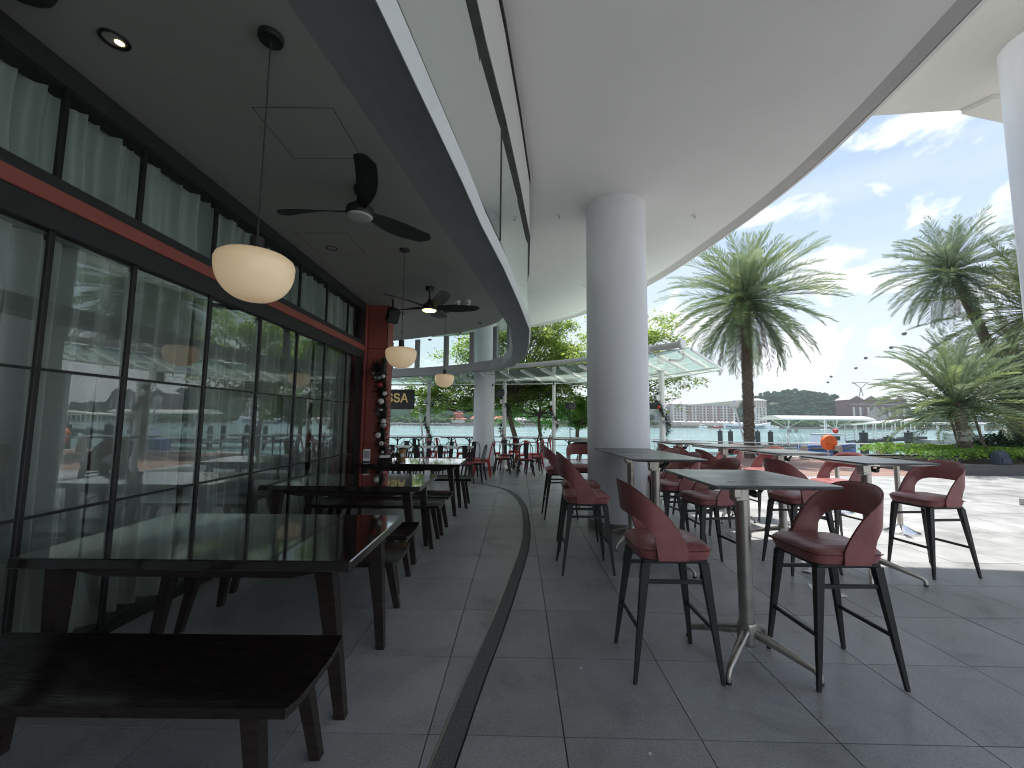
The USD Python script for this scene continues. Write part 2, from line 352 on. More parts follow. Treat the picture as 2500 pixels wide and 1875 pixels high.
M['hotel_wall'] = pbr('hotel_wall', (0.62, 0.57, 0.53), 0.8, var=0.05, scale=0.3)
M['hotel_pink'] = pbr('hotel_pink', (0.45, 0.30, 0.27), 0.8)
M['far_window'] = pbr('far_window', (0.10, 0.12, 0.15), 0.3)
M['roof_grey'] = pbr('grey_roof', (0.34, 0.33, 0.34), 0.8)
M['roof_red'] = pbr('red_roof', (0.36, 0.10, 0.07), 0.8, var=0.15, scale=1)
M['brick'] = pbr('purple_brick', (0.15, 0.09, 0.09), 0.8, var=0.15, scale=1)
M['hull_blue'] = pbr('blue_hull', (0.02, 0.06, 0.22), 0.4)
M['hull_white'] = pbr('white_hull', (0.75, 0.76, 0.78), 0.4)
M['tinted'] = pbr('tinted_window', (0.03, 0.035, 0.04), 0.15)
M['cloth_black'] = pbr('black_cloth', (0.012, 0.013, 0.016), 0.85)
M['bag'] = pbr('backpack_cloth', (0.035, 0.045, 0.065), 0.8, var=0.2, scale=10)
M['skin'] = pbr('skin', (0.42, 0.25, 0.17), 0.55)
M['hair'] = pbr('dark_hair', (0.02, 0.013, 0.01), 0.5)
M['brown_jar'] = pbr('brown_jar', (0.35, 0.2, 0.08), 0.4)
M['cable'] = pbr('cable', (0.05, 0.05, 0.05), 0.6)
M['membrane'] = usdkit.material(stage, L + 'roof_membrane', {'d': ('diffuse_bsdf', {'color': (0.8, 0.8, 0.78)}), 't': ('translucent_bsdf', {'color': (0.8, 0.8, 0.77)}), 'm': ('mix_closure', {'fac': 0.5})}, [('d.BSDF', 'm.closure1'), ('t.BSDF', 'm.closure2')], surface='m.closure')
M['plaza_bounce'] = pbr('bounce_paving', (0.46, 0.45, 0.43), 0.8, var=0.1, scale=0.5)  # unseen paving, kept pale to bounce sunlight up under the soffit
M['pyramid'] = pbr('pyramid_glass', (0.16, 0.17, 0.18), 0.4)
M['umbrella'] = pbr('parasol_cloth', (0.7, 0.69, 0.65), 0.8)
M['water'] = usdkit.material(stage, L + 'sea_water', {
    'p': ('principled_bsdf', {'base_color': (0.10, 0.28, 0.29), 'roughness': 0.12, 'ior': 1.33}), 'g': ('geometry', {}), 'mp': ('mapping', {'scale': (0.35, 1.0, 1.0)}),
    'n': ('noise_texture', {'scale': 0.8, 'detail': 6.0, 'roughness': 0.65}), 'n2': ('noise_texture', {'scale': 0.03, 'detail': 3.0}),
    'r': ('rgb_ramp', {'ramp': [(0.35, (0.09, 0.22, 0.22)), (0.7, (0.19, 0.33, 0.34))]}), 'b': ('bump', {'strength': 0.7, 'distance': 0.35})},
    [('g.position', 'mp.vector'), ('mp.vector', 'n.vector'), ('g.position', 'n2.vector'), ('n2.fac', 'r.fac'), ('r.color', 'p.base_color'), ('n.fac', 'b.height'), ('b.normal', 'p.normal')], surface='p.BSDF')

# ================================================================== THE SETTING
# line of the facade above and of the gravel strip below it (outer edge), from behind the camera to the far end of the terrace
FACADE = np.array([(-1.25, -5.0), (-0.92, -3.0), (-0.52, 0.0), (-0.23, 1.85), (-0.165, 2.32), (-0.05, 2.98), (0.085, 3.9), (0.235, 5.05), (0.275, 6.28), (0.255, 7.35), (0.06, 8.55), (-0.27, 9.2), (-0.88, 9.85), (-1.6, 10.35), (-2.45, 10.85), (-3.3, 11.3), (-5.2, 11.95)])
F_S = smooth_loop(FACADE, 1)
WALL_X, CEIL = -2.72, 3.57
SOFFIT = 4.61

# ground: one sheet with the quay cut off towards the water
QUAY = [(-60, 17.5), (-20, 15.6), (-3, 15.7), (3.5, 16.1), (7, 17.3), (10, 17.9), (40, 18.3), (120, 19)]
g = MB().prism(sg.Polygon(QUAY + [(120, -60), (-60, -60)]), -0.3, -0.016)
tag(obj('ground', g, M['grout'], smooth=False), 'dark bedding under the paving of the waterfront terrace', kind='structure')
g = MB().prism(sg.Polygon([(11.0, -60), (120, -60), (120, 19.0), (30.5, 18.2), (30.0, -5.2), (-0.9, -5.2), (-0.9, -60)]).difference(sg.box(-1, -5.1, 30.2, 18.3)), -0.014, 0.001)  # ground outside the view, added as a light bouncer
tag(obj('outer_plaza', g, M['plaza_bounce'], smooth=False), 'unseen pale paving beyond the slate tiles, added to bounce light up to the soffit', kind='structure')
# quay wall
qw = MB().strip([(x, y, -0.3) for x, y in QUAY], [(x, y, -4.0) for x, y in QUAY])
qw.prism(sg.LineString(QUAY).buffer(0.18), -0.16, 0.012)
tag(obj('quay_wall', qw, M['concrete'], smooth=False), 'concrete quay wall at the edge of the promenade', kind='structure')

# paving: one tile is one mesh
TA, TB = math.cos(math.radians(0.91)), math.sin(math.radians(0.91))
TILE = 0.629


def grid(i, j): return (0.2556 + TILE * (i * TA + j * TB), 2.0234 + TILE * (-i * TB + j * TA))


inner_area = sg.Polygon([tuple(p) for p in offset(F_S, -0.108)] + [(-6, 11.95), (-6, -5.0)])
outer_area = sg.Polygon([tuple(p) for p in offset(F_S, 0.012)] + [(-6, 13.0), (-6, 15.35), (3.4, 15.9), (6.8, 17.1), (9.8, 17.7), (30, 18.1), (30, -5.0)])
deck_area = sg.Polygon([(4.6, 10.75), (8.55, 11.5), (30, 13.4), (30, 18.05), (9.9, 17.68), (6.9, 17.08), (4.6, 16.3)])
outer_area = outer_area.difference(deck_area)
floor_in = UsdGeom.Xform.Define(stage, '/World/terrace_floor'); tag(floor_in, 'smooth grey tile floor of the covered dining terrace inside the curved strip', kind='structure')
floor_out = UsdGeom.Xform.Define(stage, '/World/plaza_floor'); tag(floor_out, 'large slate grey paving tiles of the open plaza outside the curved strip', kind='structure')
rest_in, rest_out = MB(), MB()
cand = []
for i in range(-9, 40):
    for j in range(-11, 24):
        c = [grid(i + a, j + b) for a, b in ((0, 0), (1, 0), (1, 1), (0, 1))]
        sq = sg.Polygon(c).buffer(-0.0028, join_style=2)
        cx, cy = np.mean(c, 0)
        for area, which in ((inner_area, 0), (outer_area, 1)):
            if not sq.intersects(area): continue
            p = sq.intersection(area)
            if p.area < 0.004: continue
            px = 1250 + 1000 * cx / max(cy, 0.1)
            seen = cy > 1.3 and -100 < px < 2600 and not (which == 0 and cx < -2.6)
            cand.append((0 if seen else 1, math.hypot(cx, cy), which, p))
cand.sort(key=lambda c: c[:3])
npc = {0: 0, 1: 0}
for far, d, which, p in cand:
    polys = getattr(p, 'geoms', [p])
    dz = rng.uniform(-0.0012, 0.0012)
    m = MB()
    for q in polys:
        if q.area > 0.003: m.prism(q, -0.014, dz)
    if not m.v: continue
    if not far and npc[which] < 290:
        npc[which] += 1
        obj('tile', m, M['tile_in'] if which == 0 else M['tile_out'], floor_in if which == 0 else floor_out, smooth=False)
    else:
        (rest_in if which == 0 else rest_out).add(*m.mesh())
if rest_in.v: tag(obj('far_tiles', rest_in, M['tile_in'], floor_in, smooth=False), kind='stuff')
if rest_out.v: tag(obj('far_tiles', rest_out, M['tile_out'], floor_out, smooth=False), kind='stuff')
# gravel strip with its thin metal trim
gs = MB(); a, b = offset(F_S, -0.092), offset(F_S, 0.0)
gs.prism(sg.Polygon(np.vstack([a, b[::-1]])), -0.014, -0.0015)
st = obj('gravel_strip', gs, M['gravel'], smooth=False); tag(st, 'dark pebble-wash strip curving across the floor below the facade', kind='structure')
tr = MB(); tr.prism(sg.Polygon(np.vstack([offset(F_S, -0.106), offset(F_S, -0.094)[::-1]])), -0.014, 0.001)
tag(obj('strip_edging', tr, M['trim'], smooth=False), 'thin pale edging along the inner side of the pebble strip', kind='structure')
# deck boards along the quay
dk = UsdGeom.Xform.Define(stage, '/World/deck'); tag(dk, 'red-brown boarded deck along the water edge', kind='structure')
ang = math.atan2(1.9, 21.45); nb = 0
for k in range(-2, 56):
    y0 = 10.2 + k * 0.145
    b = affinity.rotate(sg.box(0, y0, 32, y0 + 0.138), math.degrees(ang), origin=(4.6, 10.75)).intersection(deck_area)
    if b.area < 0.01: continue
    obj('board', MB().prism(b, -0.016, rng.uniform(-0.002, 0.002)), M['deck'], dk, smooth=False)

# water and far shore
w = MB(); w.add([(-900, 15.0, -3.0), (1100, 15.0, -3.0), (1100, 380, -3.0), (-900, 380, -3.0)], [[0, 1, 2, 3]])
tag(obj('water', w, M['water'], smooth=False), 'pale turquoise channel of calm sea between the quay and the far shore', kind='structure')


def hz(x): return 1027 + 0.0094 * (x - 1250)


def at(x, y, Y): return np.array([(x - 1250) / 1000 * Y, Y, EYE + (hz(x) - y) / 1000 * Y])


SH = 330.0
sh = MB()
sh.add([(-900, SH, -3.2), (1100, SH, -3.2), (1100, SH + 1, -1.2), (-900, SH + 1, -1.2)], [[0, 1, 2, 3]])
tag(obj('far_seawall', sh, M['seawall'], smooth=False), 'low brown stone seawall of the far shore', kind='structure')
sh = MB()
xs, ys = np.linspace(-700, 900, 90), np.linspace(SH + 0.6, 900, 40)
X, Y = np.meshgrid(xs, ys)


def hill_z(X, Y):
    t = np.clip((Y - SH - 25) / 120, 0, 1); t = t * t * (3 - 2 * t)
    h = 24 * np.exp(-((X - 322) / 50) ** 2) * t + 9 * np.exp(-((X + 62) / 80) ** 2) * t + 12 * np.exp(-((X - 400) / 90) ** 2) * t + 4 * t
    return -1.15 + 0.9 * np.clip((Y - SH) / 30, 0, 1) + h


Z = hill_z(X, Y)
ii, jj = np.meshgrid(np.arange(39), np.arange(89), indexing='ij')
sh.add(np.stack([X, Y, Z], -1).reshape(-1, 3), np.stack([ii * 90 + jj, ii * 90 + jj + 1, (ii + 1) * 90 + jj + 1, (ii + 1) * 90 + jj], -1).reshape(-1, 4))
tag(obj('hills', sh, M['hill'], smooth=True), 'low green hills and shore of the island across the channel', kind='structure')

# ------------------------------------------------------------------ ceilings
mo = smooth_loop(np.array([(0.6, -9), (2.4, -4.0), (3.15, 0.5), (3.5, 2.78), (3.66, 3.94), (3.735, 5.09), (3.62, 6.54), (3.245, 9.09), (2.25, 11.75), (1.18, 13.1), (0.4, 13.75), (-1.0, 14.6), (-3.0, 15.3)]), 2)
mi = offset(mo, -0.2)
inner_edge = offset(F_S, -0.05)
sof = MB()
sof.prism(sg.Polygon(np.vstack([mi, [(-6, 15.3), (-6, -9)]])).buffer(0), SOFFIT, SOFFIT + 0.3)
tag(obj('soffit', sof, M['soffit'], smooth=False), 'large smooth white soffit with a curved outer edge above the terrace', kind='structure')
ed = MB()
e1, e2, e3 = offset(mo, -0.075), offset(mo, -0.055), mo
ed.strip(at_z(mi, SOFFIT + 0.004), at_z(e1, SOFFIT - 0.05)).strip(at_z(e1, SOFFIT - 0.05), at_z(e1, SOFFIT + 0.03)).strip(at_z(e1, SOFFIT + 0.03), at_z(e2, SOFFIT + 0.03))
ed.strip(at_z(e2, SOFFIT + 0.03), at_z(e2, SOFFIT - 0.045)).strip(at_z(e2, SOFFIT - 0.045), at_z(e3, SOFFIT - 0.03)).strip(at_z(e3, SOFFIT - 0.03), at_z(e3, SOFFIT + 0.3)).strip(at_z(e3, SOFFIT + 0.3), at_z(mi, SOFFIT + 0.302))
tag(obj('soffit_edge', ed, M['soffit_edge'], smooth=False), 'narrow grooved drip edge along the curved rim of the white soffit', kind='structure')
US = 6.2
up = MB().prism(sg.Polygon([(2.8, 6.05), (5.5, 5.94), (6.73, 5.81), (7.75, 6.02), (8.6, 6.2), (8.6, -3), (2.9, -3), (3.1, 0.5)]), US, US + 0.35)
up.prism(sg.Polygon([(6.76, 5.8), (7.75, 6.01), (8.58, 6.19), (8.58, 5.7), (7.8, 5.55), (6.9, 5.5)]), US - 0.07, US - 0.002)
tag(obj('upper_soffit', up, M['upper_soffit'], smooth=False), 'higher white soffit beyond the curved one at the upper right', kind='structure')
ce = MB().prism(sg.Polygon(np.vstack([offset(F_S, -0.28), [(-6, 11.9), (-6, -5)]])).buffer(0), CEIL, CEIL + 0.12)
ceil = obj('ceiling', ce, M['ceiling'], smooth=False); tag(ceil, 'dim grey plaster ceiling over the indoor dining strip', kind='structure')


def panel_trim(name, label, x0, x1, y0, y1):
    m = MB(); z = CEIL - 0.002
    t = 0.006
    for a in ((x0, y0, x1, y0 + t), (x0, y1 - t, x1, y1), (x0, y0 + t, x0 + t, y1 - t), (x1 - t, y0 + t, x1, y1 - t)):
        m.add([(a[0], a[1], z), (a[0], a[3], z), (a[2], a[3], z), (a[2], a[1], z)], [[0, 1, 2, 3]])
    p = thing(name, label, 'access panel')
    obj('gap', m, M['dark_gap'], p, smooth=False)
    q = MB().add([(x0 + t, y0 + t, z), (x0 + t, y1 - t, z), (x1 - t, y1 - t, z), (x1 - t, y0 + t, z)], [[0, 1, 2, 3]])
    obj('panel', q, M['ceiling'], p, smooth=False)


panel_trim('ceiling_panel', 'square flush access panel in the dim ceiling before the three-bladed fan', -1.8, -1.24, 2.62, 3.17)
panel_trim('ceiling_panel', 'square flush access panel in the dim ceiling holding a dark round downlight', -2.5, -1.9, 4.5, 5.13)

# ------------------------------------------------------------------ facade band that hangs from the soffit
fac = thing('curved_facade', 'curved hanging glass facade with grey metal bottom rail above the pebble strip', 'facade')
seg = FACADE
for k in range(len(seg) - 1):
    a, b = seg[k], seg[k + 1]
    d = (b - a) / np.linalg.norm(b - a); n = np.array([d[1], -d[0]]); g = d * 0.0015

    def P(o, end, z, a=a, b=b, k=k):
        q = offs[o][k + 1] if end else offs[o][k]
        return (q[0], q[1], z)
    offs = {o: offset(FACADE, o) for o in (-0.3, -0.27, -0.2, -0.13, -0.06, -0.05, -0.03, -0.022, -0.02, 0.0)}
    r = MB()
    sec = [(-0.27, 2.79), (-0.27, 2.60), (-0.2, 2.604), (-0.13, 2.604), (-0.03, 2.598), (-0.03, 2.63)]
    r.strip([P(o, 0, z) for o, z in sec], [P(o, 1, z) for o, z in sec])
    r.strip([P(o, 0, z) for o, z in [(-0.06, 2.69), (-0.06, 2.80), (-0.27, 2.79)]], [P(o, 1, z) for o, z in [(-0.06, 2.69), (-0.06, 2.80), (-0.27, 2.79)]])
    obj('bottom_rail', r, M['rail'], fac, smooth=False)
    lp = MB(); sec = [(-0.03, 2.598), (-0.022, 2.592), (0.0, 2.672), (-0.02, 2.69), (-0.06, 2.69)]
    lp.strip([P(o, 0, z) for o, z in sec], [P(o, 1, z) for o, z in sec])
    obj('rail_lip', lp, M['rail_lip'], fac, smooth=False)
    gl = MB(); gl.strip([P(-0.05, 0, 2.80), P(-0.05, 0, 3.77)], [P(-0.05, 1, 2.80), P(-0.05, 1, 3.77)])
    obj('glass_pane', gl, M['facade_glass'], fac, smooth=False)
    dg = MB(); sec = [(-0.05, 3.77), (-0.02, 3.775), (-0.02, 3.80), (-0.06, 3.805), (-0.06, 3.83)]
    dg.strip([P(o, 0, z) for o, z in sec], [P(o, 1, z) for o, z in sec])
    obj('seal', dg, M['dark_gap'], fac, smooth=False); dg = MB()
    sec = [(-0.03, 4.50), (-0.06, 4.51), (-0.06, 4.57), (-0.022, 4.572), (-0.022, 4.612)]
    dg.strip([P(o, 0, z) for o, z in sec], [P(o, 1, z) for o, z in sec])
    obj('upper_seal', dg, M['dark_gap'], fac, smooth=False)
    upn = MB(); upn.strip([P(-0.03, 0, 3.825), P(-0.03, 0, 4.505)], [P(-0.03, 1, 3.825), P(-0.03, 1, 4.505)])
    obj('upper_panel', upn, M['upper_panel'], fac, smooth=False)
    q = offset(FACADE, -0.13)[k]
    if k > 8: obj('mullion', MB().box((q[0], q[1], (2.79 + CEIL) / 2), (0.06, 0.13, CEIL - 2.79), rz=math.atan2(d[1], d[0]) - PI / 2), M['rail'], fac, smooth=False)
    if k in (4, 8, 10):
        j = offset(FACADE, -0.047)[k + 1]
        obj('joint', MB().box((j[0], j[1], 3.28), (0.006, 0.012, 0.95), rz=math.atan2(d[1], d[0]) - PI / 2), M['dark_gap'], fac, smooth=False)

# ------------------------------------------------------------------ columns
def column(loc, r, h, label, base=True):
    t = thing('round_column', label, 'column', loc)
    prof = [(r, 0.12 if base else 0.0)] + [(r, z) for z in np.linspace(0.3, h - 0.05, 8)] + [(r, h + 0.03)]
    obj('shaft', MB().lathe(prof, n=72), M['column'], t, smooth=60)
    if base: obj('base_ring', MB().lathe([(r + 0.004, -0.01), (r + 0.004, 0.118), (r - 0.01, 0.122)], n=72), M['column_base'], t, smooth=40)
    return t


column((1.515, 5.86, 0), 0.43, SOFFIT, 'thick white round column in the middle beside the high tables')
column((-0.83, 12.28, 0), 0.31, SOFFIT, 'slimmer white round column behind the curved facade end')
column((6.57, 4.62, 0), 0.43, US, 'white round column cut off by the right edge of the view')

# ------------------------------------------------------------------ restaurant glass wall
wall = thing('glass_wall', 'black framed restaurant window wall with red beam between two rows of glass', 'window wall')
MU = [-3.7, -2.95, -2.19, -1.44, -0.68, 0.07, 0.83, 1.58, 2.33, 2.865, 3.61, 4.355, 5.12, 5.885, 6.66, 7.36]
Y0, Y1 = -5.0, 7.38
fx = WALL_X
obj('beam', MB().box((fx - 0.05, (Y0 + Y1) / 2, 2.612), (0.16, Y1 - Y0, 0.152), bevel=0.006), M['beam'], wall, smooth=30)
obj('red_beam', MB().box((fx - 0.028, (Y0 + Y1) / 2, 2.738), (0.13, Y1 - Y0, 0.096), bevel=0.006), M['red_paint'], wall, smooth=30)
obj('beam', MB().box((fx - 0.05, (Y0 + Y1) / 2, 2.822), (0.15, Y1 - Y0, 0.068)), M['beam'], wall, smooth=False)
obj('top_beam', MB().box((fx - 0.06, (Y0 + Y1) / 2, 3.50), (0.17, Y1 - Y0, 0.138)), M['beam'], wall, smooth=False)
obj('sill', MB().box((fx - 0.05, (Y0 + Y1) / 2, 0.028), (0.14, Y1 - Y0, 0.056)), M['black_frame'], wall, smooth=False)
for z in (1.72, 0.88):
    obj('transom', MB().box((fx + 0.001, (Y0 + Y1) / 2, z), (0.016, Y1 - Y0, 0.016)), M['black_frame'], wall, smooth=False)
obj('jamb', MB().box((fx - 0.03, 7.275, 1.74), (0.1, 0.21, 3.36)), M['black_frame'], wall, smooth=False)
for y in MU[:-1]:
    obj('mullion', MB().box((fx - 0.005, y, (0.056 + 2.536) / 2), (0.026, 0.030, 2.48), bevel=0.003), M['black_frame'], wall, smooth=30)
    obj('upper_mullion', MB().box((fx - 0.010, y, (2.856 + 3.431) / 2), (0.03, 0.030, 0.575), bevel=0.003), M['black_frame'], wall, smooth=30)
for k in range(len(MU) - 1):
    a, b = MU[k] + 0.013, MU[k + 1] - 0.013
    for z0, z1 in ((0.056, 0.869), (0.891, 1.709), (1.731, 2.536)):
        t = rng.normal(0, 0.0012, 2)
        obj('glass_pane', MB().add([(fx - 0.01 + t[0], a, z0), (fx - 0.01 - t[0] + t[1], b, z0), (fx - 0.01 - t[0] - t[1], b, z1), (fx - 0.01 + t[0] - t[1] * .3, a, z1)], [[0, 1, 2, 3]]), M['pane'], wall, smooth=False)
    obj('upper_glass_pane', MB().add([(fx - 0.02, a, 2.856), (fx - 0.02, b, 2.856), (fx - 0.02, b, 3.431), (fx - 0.02, a, 3.431)], [[0, 1, 2, 3]]), M['pane_up'], wall, smooth=False)


def curtain(a, b, z0, z1, folds, seed, x, amp):
    r = np.random.default_rng(seed); n = 120
    s = np.linspace(0, 1, n); ph = r.uniform(0, 6.28, 4)
    warp = s + 0.03 * np.sin(2 * PI * s * 1.3 + ph[0])
    d = amp * (np.sin(2 * PI * folds * warp + ph[1]) + 0.5 * np.sin(2 * PI * folds * 2.1 * warp + ph[2]) + 0.6 * np.sin(2 * PI * folds * .37 * s + ph[3]))
    zz = np.linspace(z0, z1, 6); m = MB(); rows = []
    for k, z in enumerate(zz):
        g = 1.0 + 0.25 * (1 - k / 5)
        rows.append(np.stack([x + d * g + 0.01 * np.sin(3 * s + k), a + (b - a) * (s + 0.004 * np.sin(9 * s + k)), np.full(n, z)], -1))
    v = np.array(rows).reshape(-1, 3); ii, jj = np.meshgrid(np.arange(5), np.arange(n - 1), indexing='ij')
    return m.add(v, np.stack([ii * n + jj, ii * n + jj + 1, (ii + 1) * n + jj + 1, (ii + 1) * n + jj], -1).reshape(-1, 4))


nb = len(MU) - 1
for k in range(nb):
    n = nb - 1 - k
    o = obj('curtain', curtain(MU[k] - 0.035 + (0.13 if k % 3 == 1 else 0), MU[k + 1] + 0.035 - (0.07 if k % 4 == 2 else 0), 0.06, 2.55, 3.4 + (k * 37 % 17) / 7, 10 + k, fx - 0.17 - 0.012 * (k % 2), 0.036 + (k * 29 % 11) / 600), M['curtain'], smooth=True)
    tag(o, f'long pale sheer curtain hanging in the {ORD[n]} lower window bay from the red pier', 'curtain')
    o = obj('short_curtain', curtain(MU[k] - 0.035, MU[k + 1] + 0.035, 2.84, 3.47, 4.4 + (k * 31 % 13) / 5, 40 + k, fx - 0.15 - 0.012 * (k % 2), 0.036), M['curtain'], smooth=True)
    tag(o, f'short gathered grey curtain in the {ORD[n]} upper window bay from the red pier', 'curtain')
iw = MB().box((-3.4, 1.2, 1.8), (0.1, 12.6, 3.6)); iw.box((-3.07, 7.45, 1.8), (0.72, 0.1, 3.55)); iw.box((-2.7, -5.15, 2.3), (6.6, 0.1, 4.6))  # last box: unseen wall behind the camera, widened to cut light from there
tag(obj('wall', iw, M['room'], smooth=False), 'plain wall of the restaurant behind the curtains, with an unseen part behind the viewer sized to hold back light', kind='structure')

pier = thing('red_pier', 'dark red clad pier at the far end of the glass wall', 'pier')
for z0, z1 in ((0.0, 0.985), (0.99, 2.75), (2.755, CEIL)):
    obj('cladding_panel', MB().box((-2.49, 7.66, (z0 + z1) / 2), (0.36, 0.34, z1 - z0), bevel=0.006), M['red_paint'], pier, smooth=30)
    obj('side_panel', MB().box((-2.715, 7.58, (z0 + z1) / 2), (0.075, 0.36, z1 - z0), bevel=0.005), M['red_paint'], pier, smooth=30)
obj('corner_bead', MB().box((-2.316, 7.485, CEIL / 2), (0.012, 0.012, CEIL)), M['black_frame'], pier, smooth=False)

# ================================================================== FURNITURE
# ---- bar stool: faces +x, back at -x
def make_stool(label, loc, rz):
    t = thing('bar_stool', label, 'bar stool', loc, rz, 'red leather bar stools on the terrace')
    pts = []
    for z, ex in ((0.662, -0.012), (0.69, 0.0), (0.72, 0.004), (0.742, -0.016), (0.752, -0.07)):
        for th in np.linspace(0, 2 * PI, 40, endpoint=False):
            c, s = math.cos(th), math.sin(th); p = 0.36
            x = (0.215 + ex) * abs(c) ** p * np.sign(c); y = (0.212 + ex) * abs(s) ** p * np.sign(s)
            x *= 1.0; y *= 1 - 0.06 * (x < 0) * abs(x) / 0.2
            pts.append((x + 0.012, y, z))
    v, f = hull(pts)
    obj('seat', (v, f), M['leather'], t, smooth=42)
    loop = []
    for th in np.linspace(-2.35, 2.35, 44):
        c, s = math.cos(th), math.sin(th)
        loop.append((0.2195 * abs(c) ** .36 * np.sign(c) + 0.012, 0.2155 * abs(s) ** .36 * np.sign(s), 0.7165))
    obj('seat_piping', MB().tube(loop, 0.0035, 5), M['leather_dark'], t)
    # wrap-around back with a half-moon opening above the seat
    nu, nv = 56, 12
    U = np.linspace(-1, 1, nu)

    def plan(u):
        a = abs(u); s = np.sign(u)
        if a < 0.62:
            th = a / 0.62 * PI / 2; return (-0.218 + 0.13 * (1 - math.cos(th) ** 0.75), s * 0.219 * math.sin(th) ** 0.8)
        k = (a - 0.62) / 0.38; return (-0.088 + 0.155 * k, s * 0.219)
    ztop = lambda u: 0.728 + 0.357 * max(0.0, math.cos(min(1, abs(u)) ** 1.12 * PI / 2)) ** 0.86
    zlow = lambda u: 0.664 if abs(u) > 0.6 else 0.735 + 0.165 * (1 - (abs(u) / 0.6) ** 2.6) ** 0.5
    O, I = [], []
    for u in U:
        x, y = plan(u); zt, zl = ztop(u), zlow(u); tang = np.array(plan(u + 1e-3)) - np.array(plan(u - 1e-3)); n = np.array([tang[1], -tang[0]]); n /= np.linalg.norm(n) + 1e-9
        if np.dot(n, [x + 0.02, y]) < 0: n = -n
        for k in range(nv):
            z = zl + (zt - zl) * k / (nv - 1); h = (z - 0.66) / 0.42
            lean = -0.05 * h ** 1.3 * max(0, 1 - abs(u) * 1.1); flare = 1 + 0.05 * h
            thick = 0.017 * (1 - 0.55 * max(0, (k - nv + 3) / 2.0))
            px, py = x + lean, y * flare
            O.append((px + n[0] * 0.004, py + n[1] * 0.004, z)); I.append((px - n[0] * thick, py - n[1] * thick, z))
    O, I = np.array(O), np.array(I); q = []
    N = len(O)
    for i in range(nu - 1):
        for k in range(nv - 1):
            a, b, c, d = i * nv + k, i * nv + k + 1, (i + 1) * nv + k + 1, (i + 1) * nv + k
            q += [(a, d, c, b), (N + a, N + b, N + c, N + d)]
        for k in (0, nv - 1):
            a, d = i * nv + k, (i + 1) * nv + k
            q.append((a, N + a, N + d, d) if k == 0 else (a, d, N + d, N + a))
    for i in (0, nu - 1):
        for k in range(nv - 1):
            a, b = i * nv + k, i * nv + k + 1
            q.append((a, b, N + b, N + a) if i == 0 else (a, N + a, N + b, b))
    obj('backrest', (np.vstack([O, I]), np.array(q)), M['leather'], t, smooth=50)
    top = [(O[i * nv + nv - 1] + I[i * nv + nv - 1]) / 2 + [0, 0, 0.001] for i in range(nu)]
    obj('back_piping', MB().tube(top, 0.0048, 5), M['leather_dark'], t)
    fr = MB(); fr.box((0.01, 0, 0.65), (0.37, 0.37, 0.026), bevel=0.008)
    obj('seat_frame', fr, M['leg_black'], t)
    T = {}
    for sx in (-1, 1):
        for sy in (-1, 1):
            tp, bt = np.array([0.168 * sx + 0.008, 0.165 * sy, 0.642]), np.array([0.246 * sx, 0.212 * sy, 0.0]); T[sx, sy] = (tp, bt)
            obj('leg', MB().leg(tp, bt, (0.047, 0.040), (0.019, 0.017)), M['leg_black'], t, smooth=False)

    def on(sx, sy, z): tp, bt = T[sx, sy]; k = z / 0.642; return bt + (tp - bt) * k
    for sy in (-1, 1):
        a, b = on(-1, sy, 0.535), on(1, sy, 0.535); obj('stretcher', MB().box((a + b) / 2, (abs(b[0] - a[0]) - 0.026, 0.013, 0.022)), M['leg_black'], t, smooth=False)
    for sx in (-1, 1):
        a, b = on(sx, -1, 0.275), on(sx, 1, 0.275); obj('footrest', MB().box((a + b) / 2, (0.013, abs(b[1] - a[1]) - 0.018, 0.022)), M['leg_black'], t, smooth=False)
    return t


ST = [
    ((0.945, 2.625), 0.0, 'nearest bar stool facing right, left of the front high table'),
    ((1.925, 2.58), PI + 0.02, 'nearest bar stool facing left, its open back towards the right front table edge'),
    ((4.20, 4.22), PI + 0.10, 'rightmost bar stool standing alone on the paving right of the third high table'),
    ((0.735, 4.22), 0.02, 'front bar stool of the left pair beside the big column'),
    ((0.80, 4.90), -0.05, 'rear bar stool of the left pair close to the big column'),
    ((0.74, 6.40), 0.02, 'bar stool farthest left, seen edge-on left of the big column'),
    ((2.00, 4.20), PI + 0.12, 'bar stool facing left seen under the left tip of the front high table'),
    ((1.98, 5.00), PI + 0.05, 'bar stool facing left right beside the big column at the split table'),
    ((1.13, 6.75), -PI / 2 - 0.1, 'bar stool with its back towards the viewer half hidden by the big column'),
    ((2.93, 4.28), 0.05, 'bar stool facing right with dark back behind the front high table'),
    ((4.10, 5.25), PI + 0.12, 'sunlit red bar stool seen beneath the third high table top'),
    ((3.92, 6.45), PI + 0.05, 'sunlit bar stool right of the fourth high table, only its back top and seat showing'),
    ((3.72, 7.20), PI + 0.25, 'sunlit bar stool with open back near the tree pit side of the far high table'),
    ((2.80, 5.62), 0.0, 'bar stool facing right with plain back at the left of the fourth high table'),
    ((2.78, 7.05), 0.05, 'left one of two sunlit bar stool backs right of the big column'),
    ((2.80, 6.40), 0.0, 'right one of two sunlit bar stool backs right of the big column'),
    ((2.03, 5.75), PI + 0.15, 'bar stool tucked directly right behind the big column'),
]
stool0 = make_stool(ST[0][2], (*ST[0][0], 0), ST[0][1])
for (p, a, lab) in ST[1:]: dup(stool0, lab, (*p, 0), a)


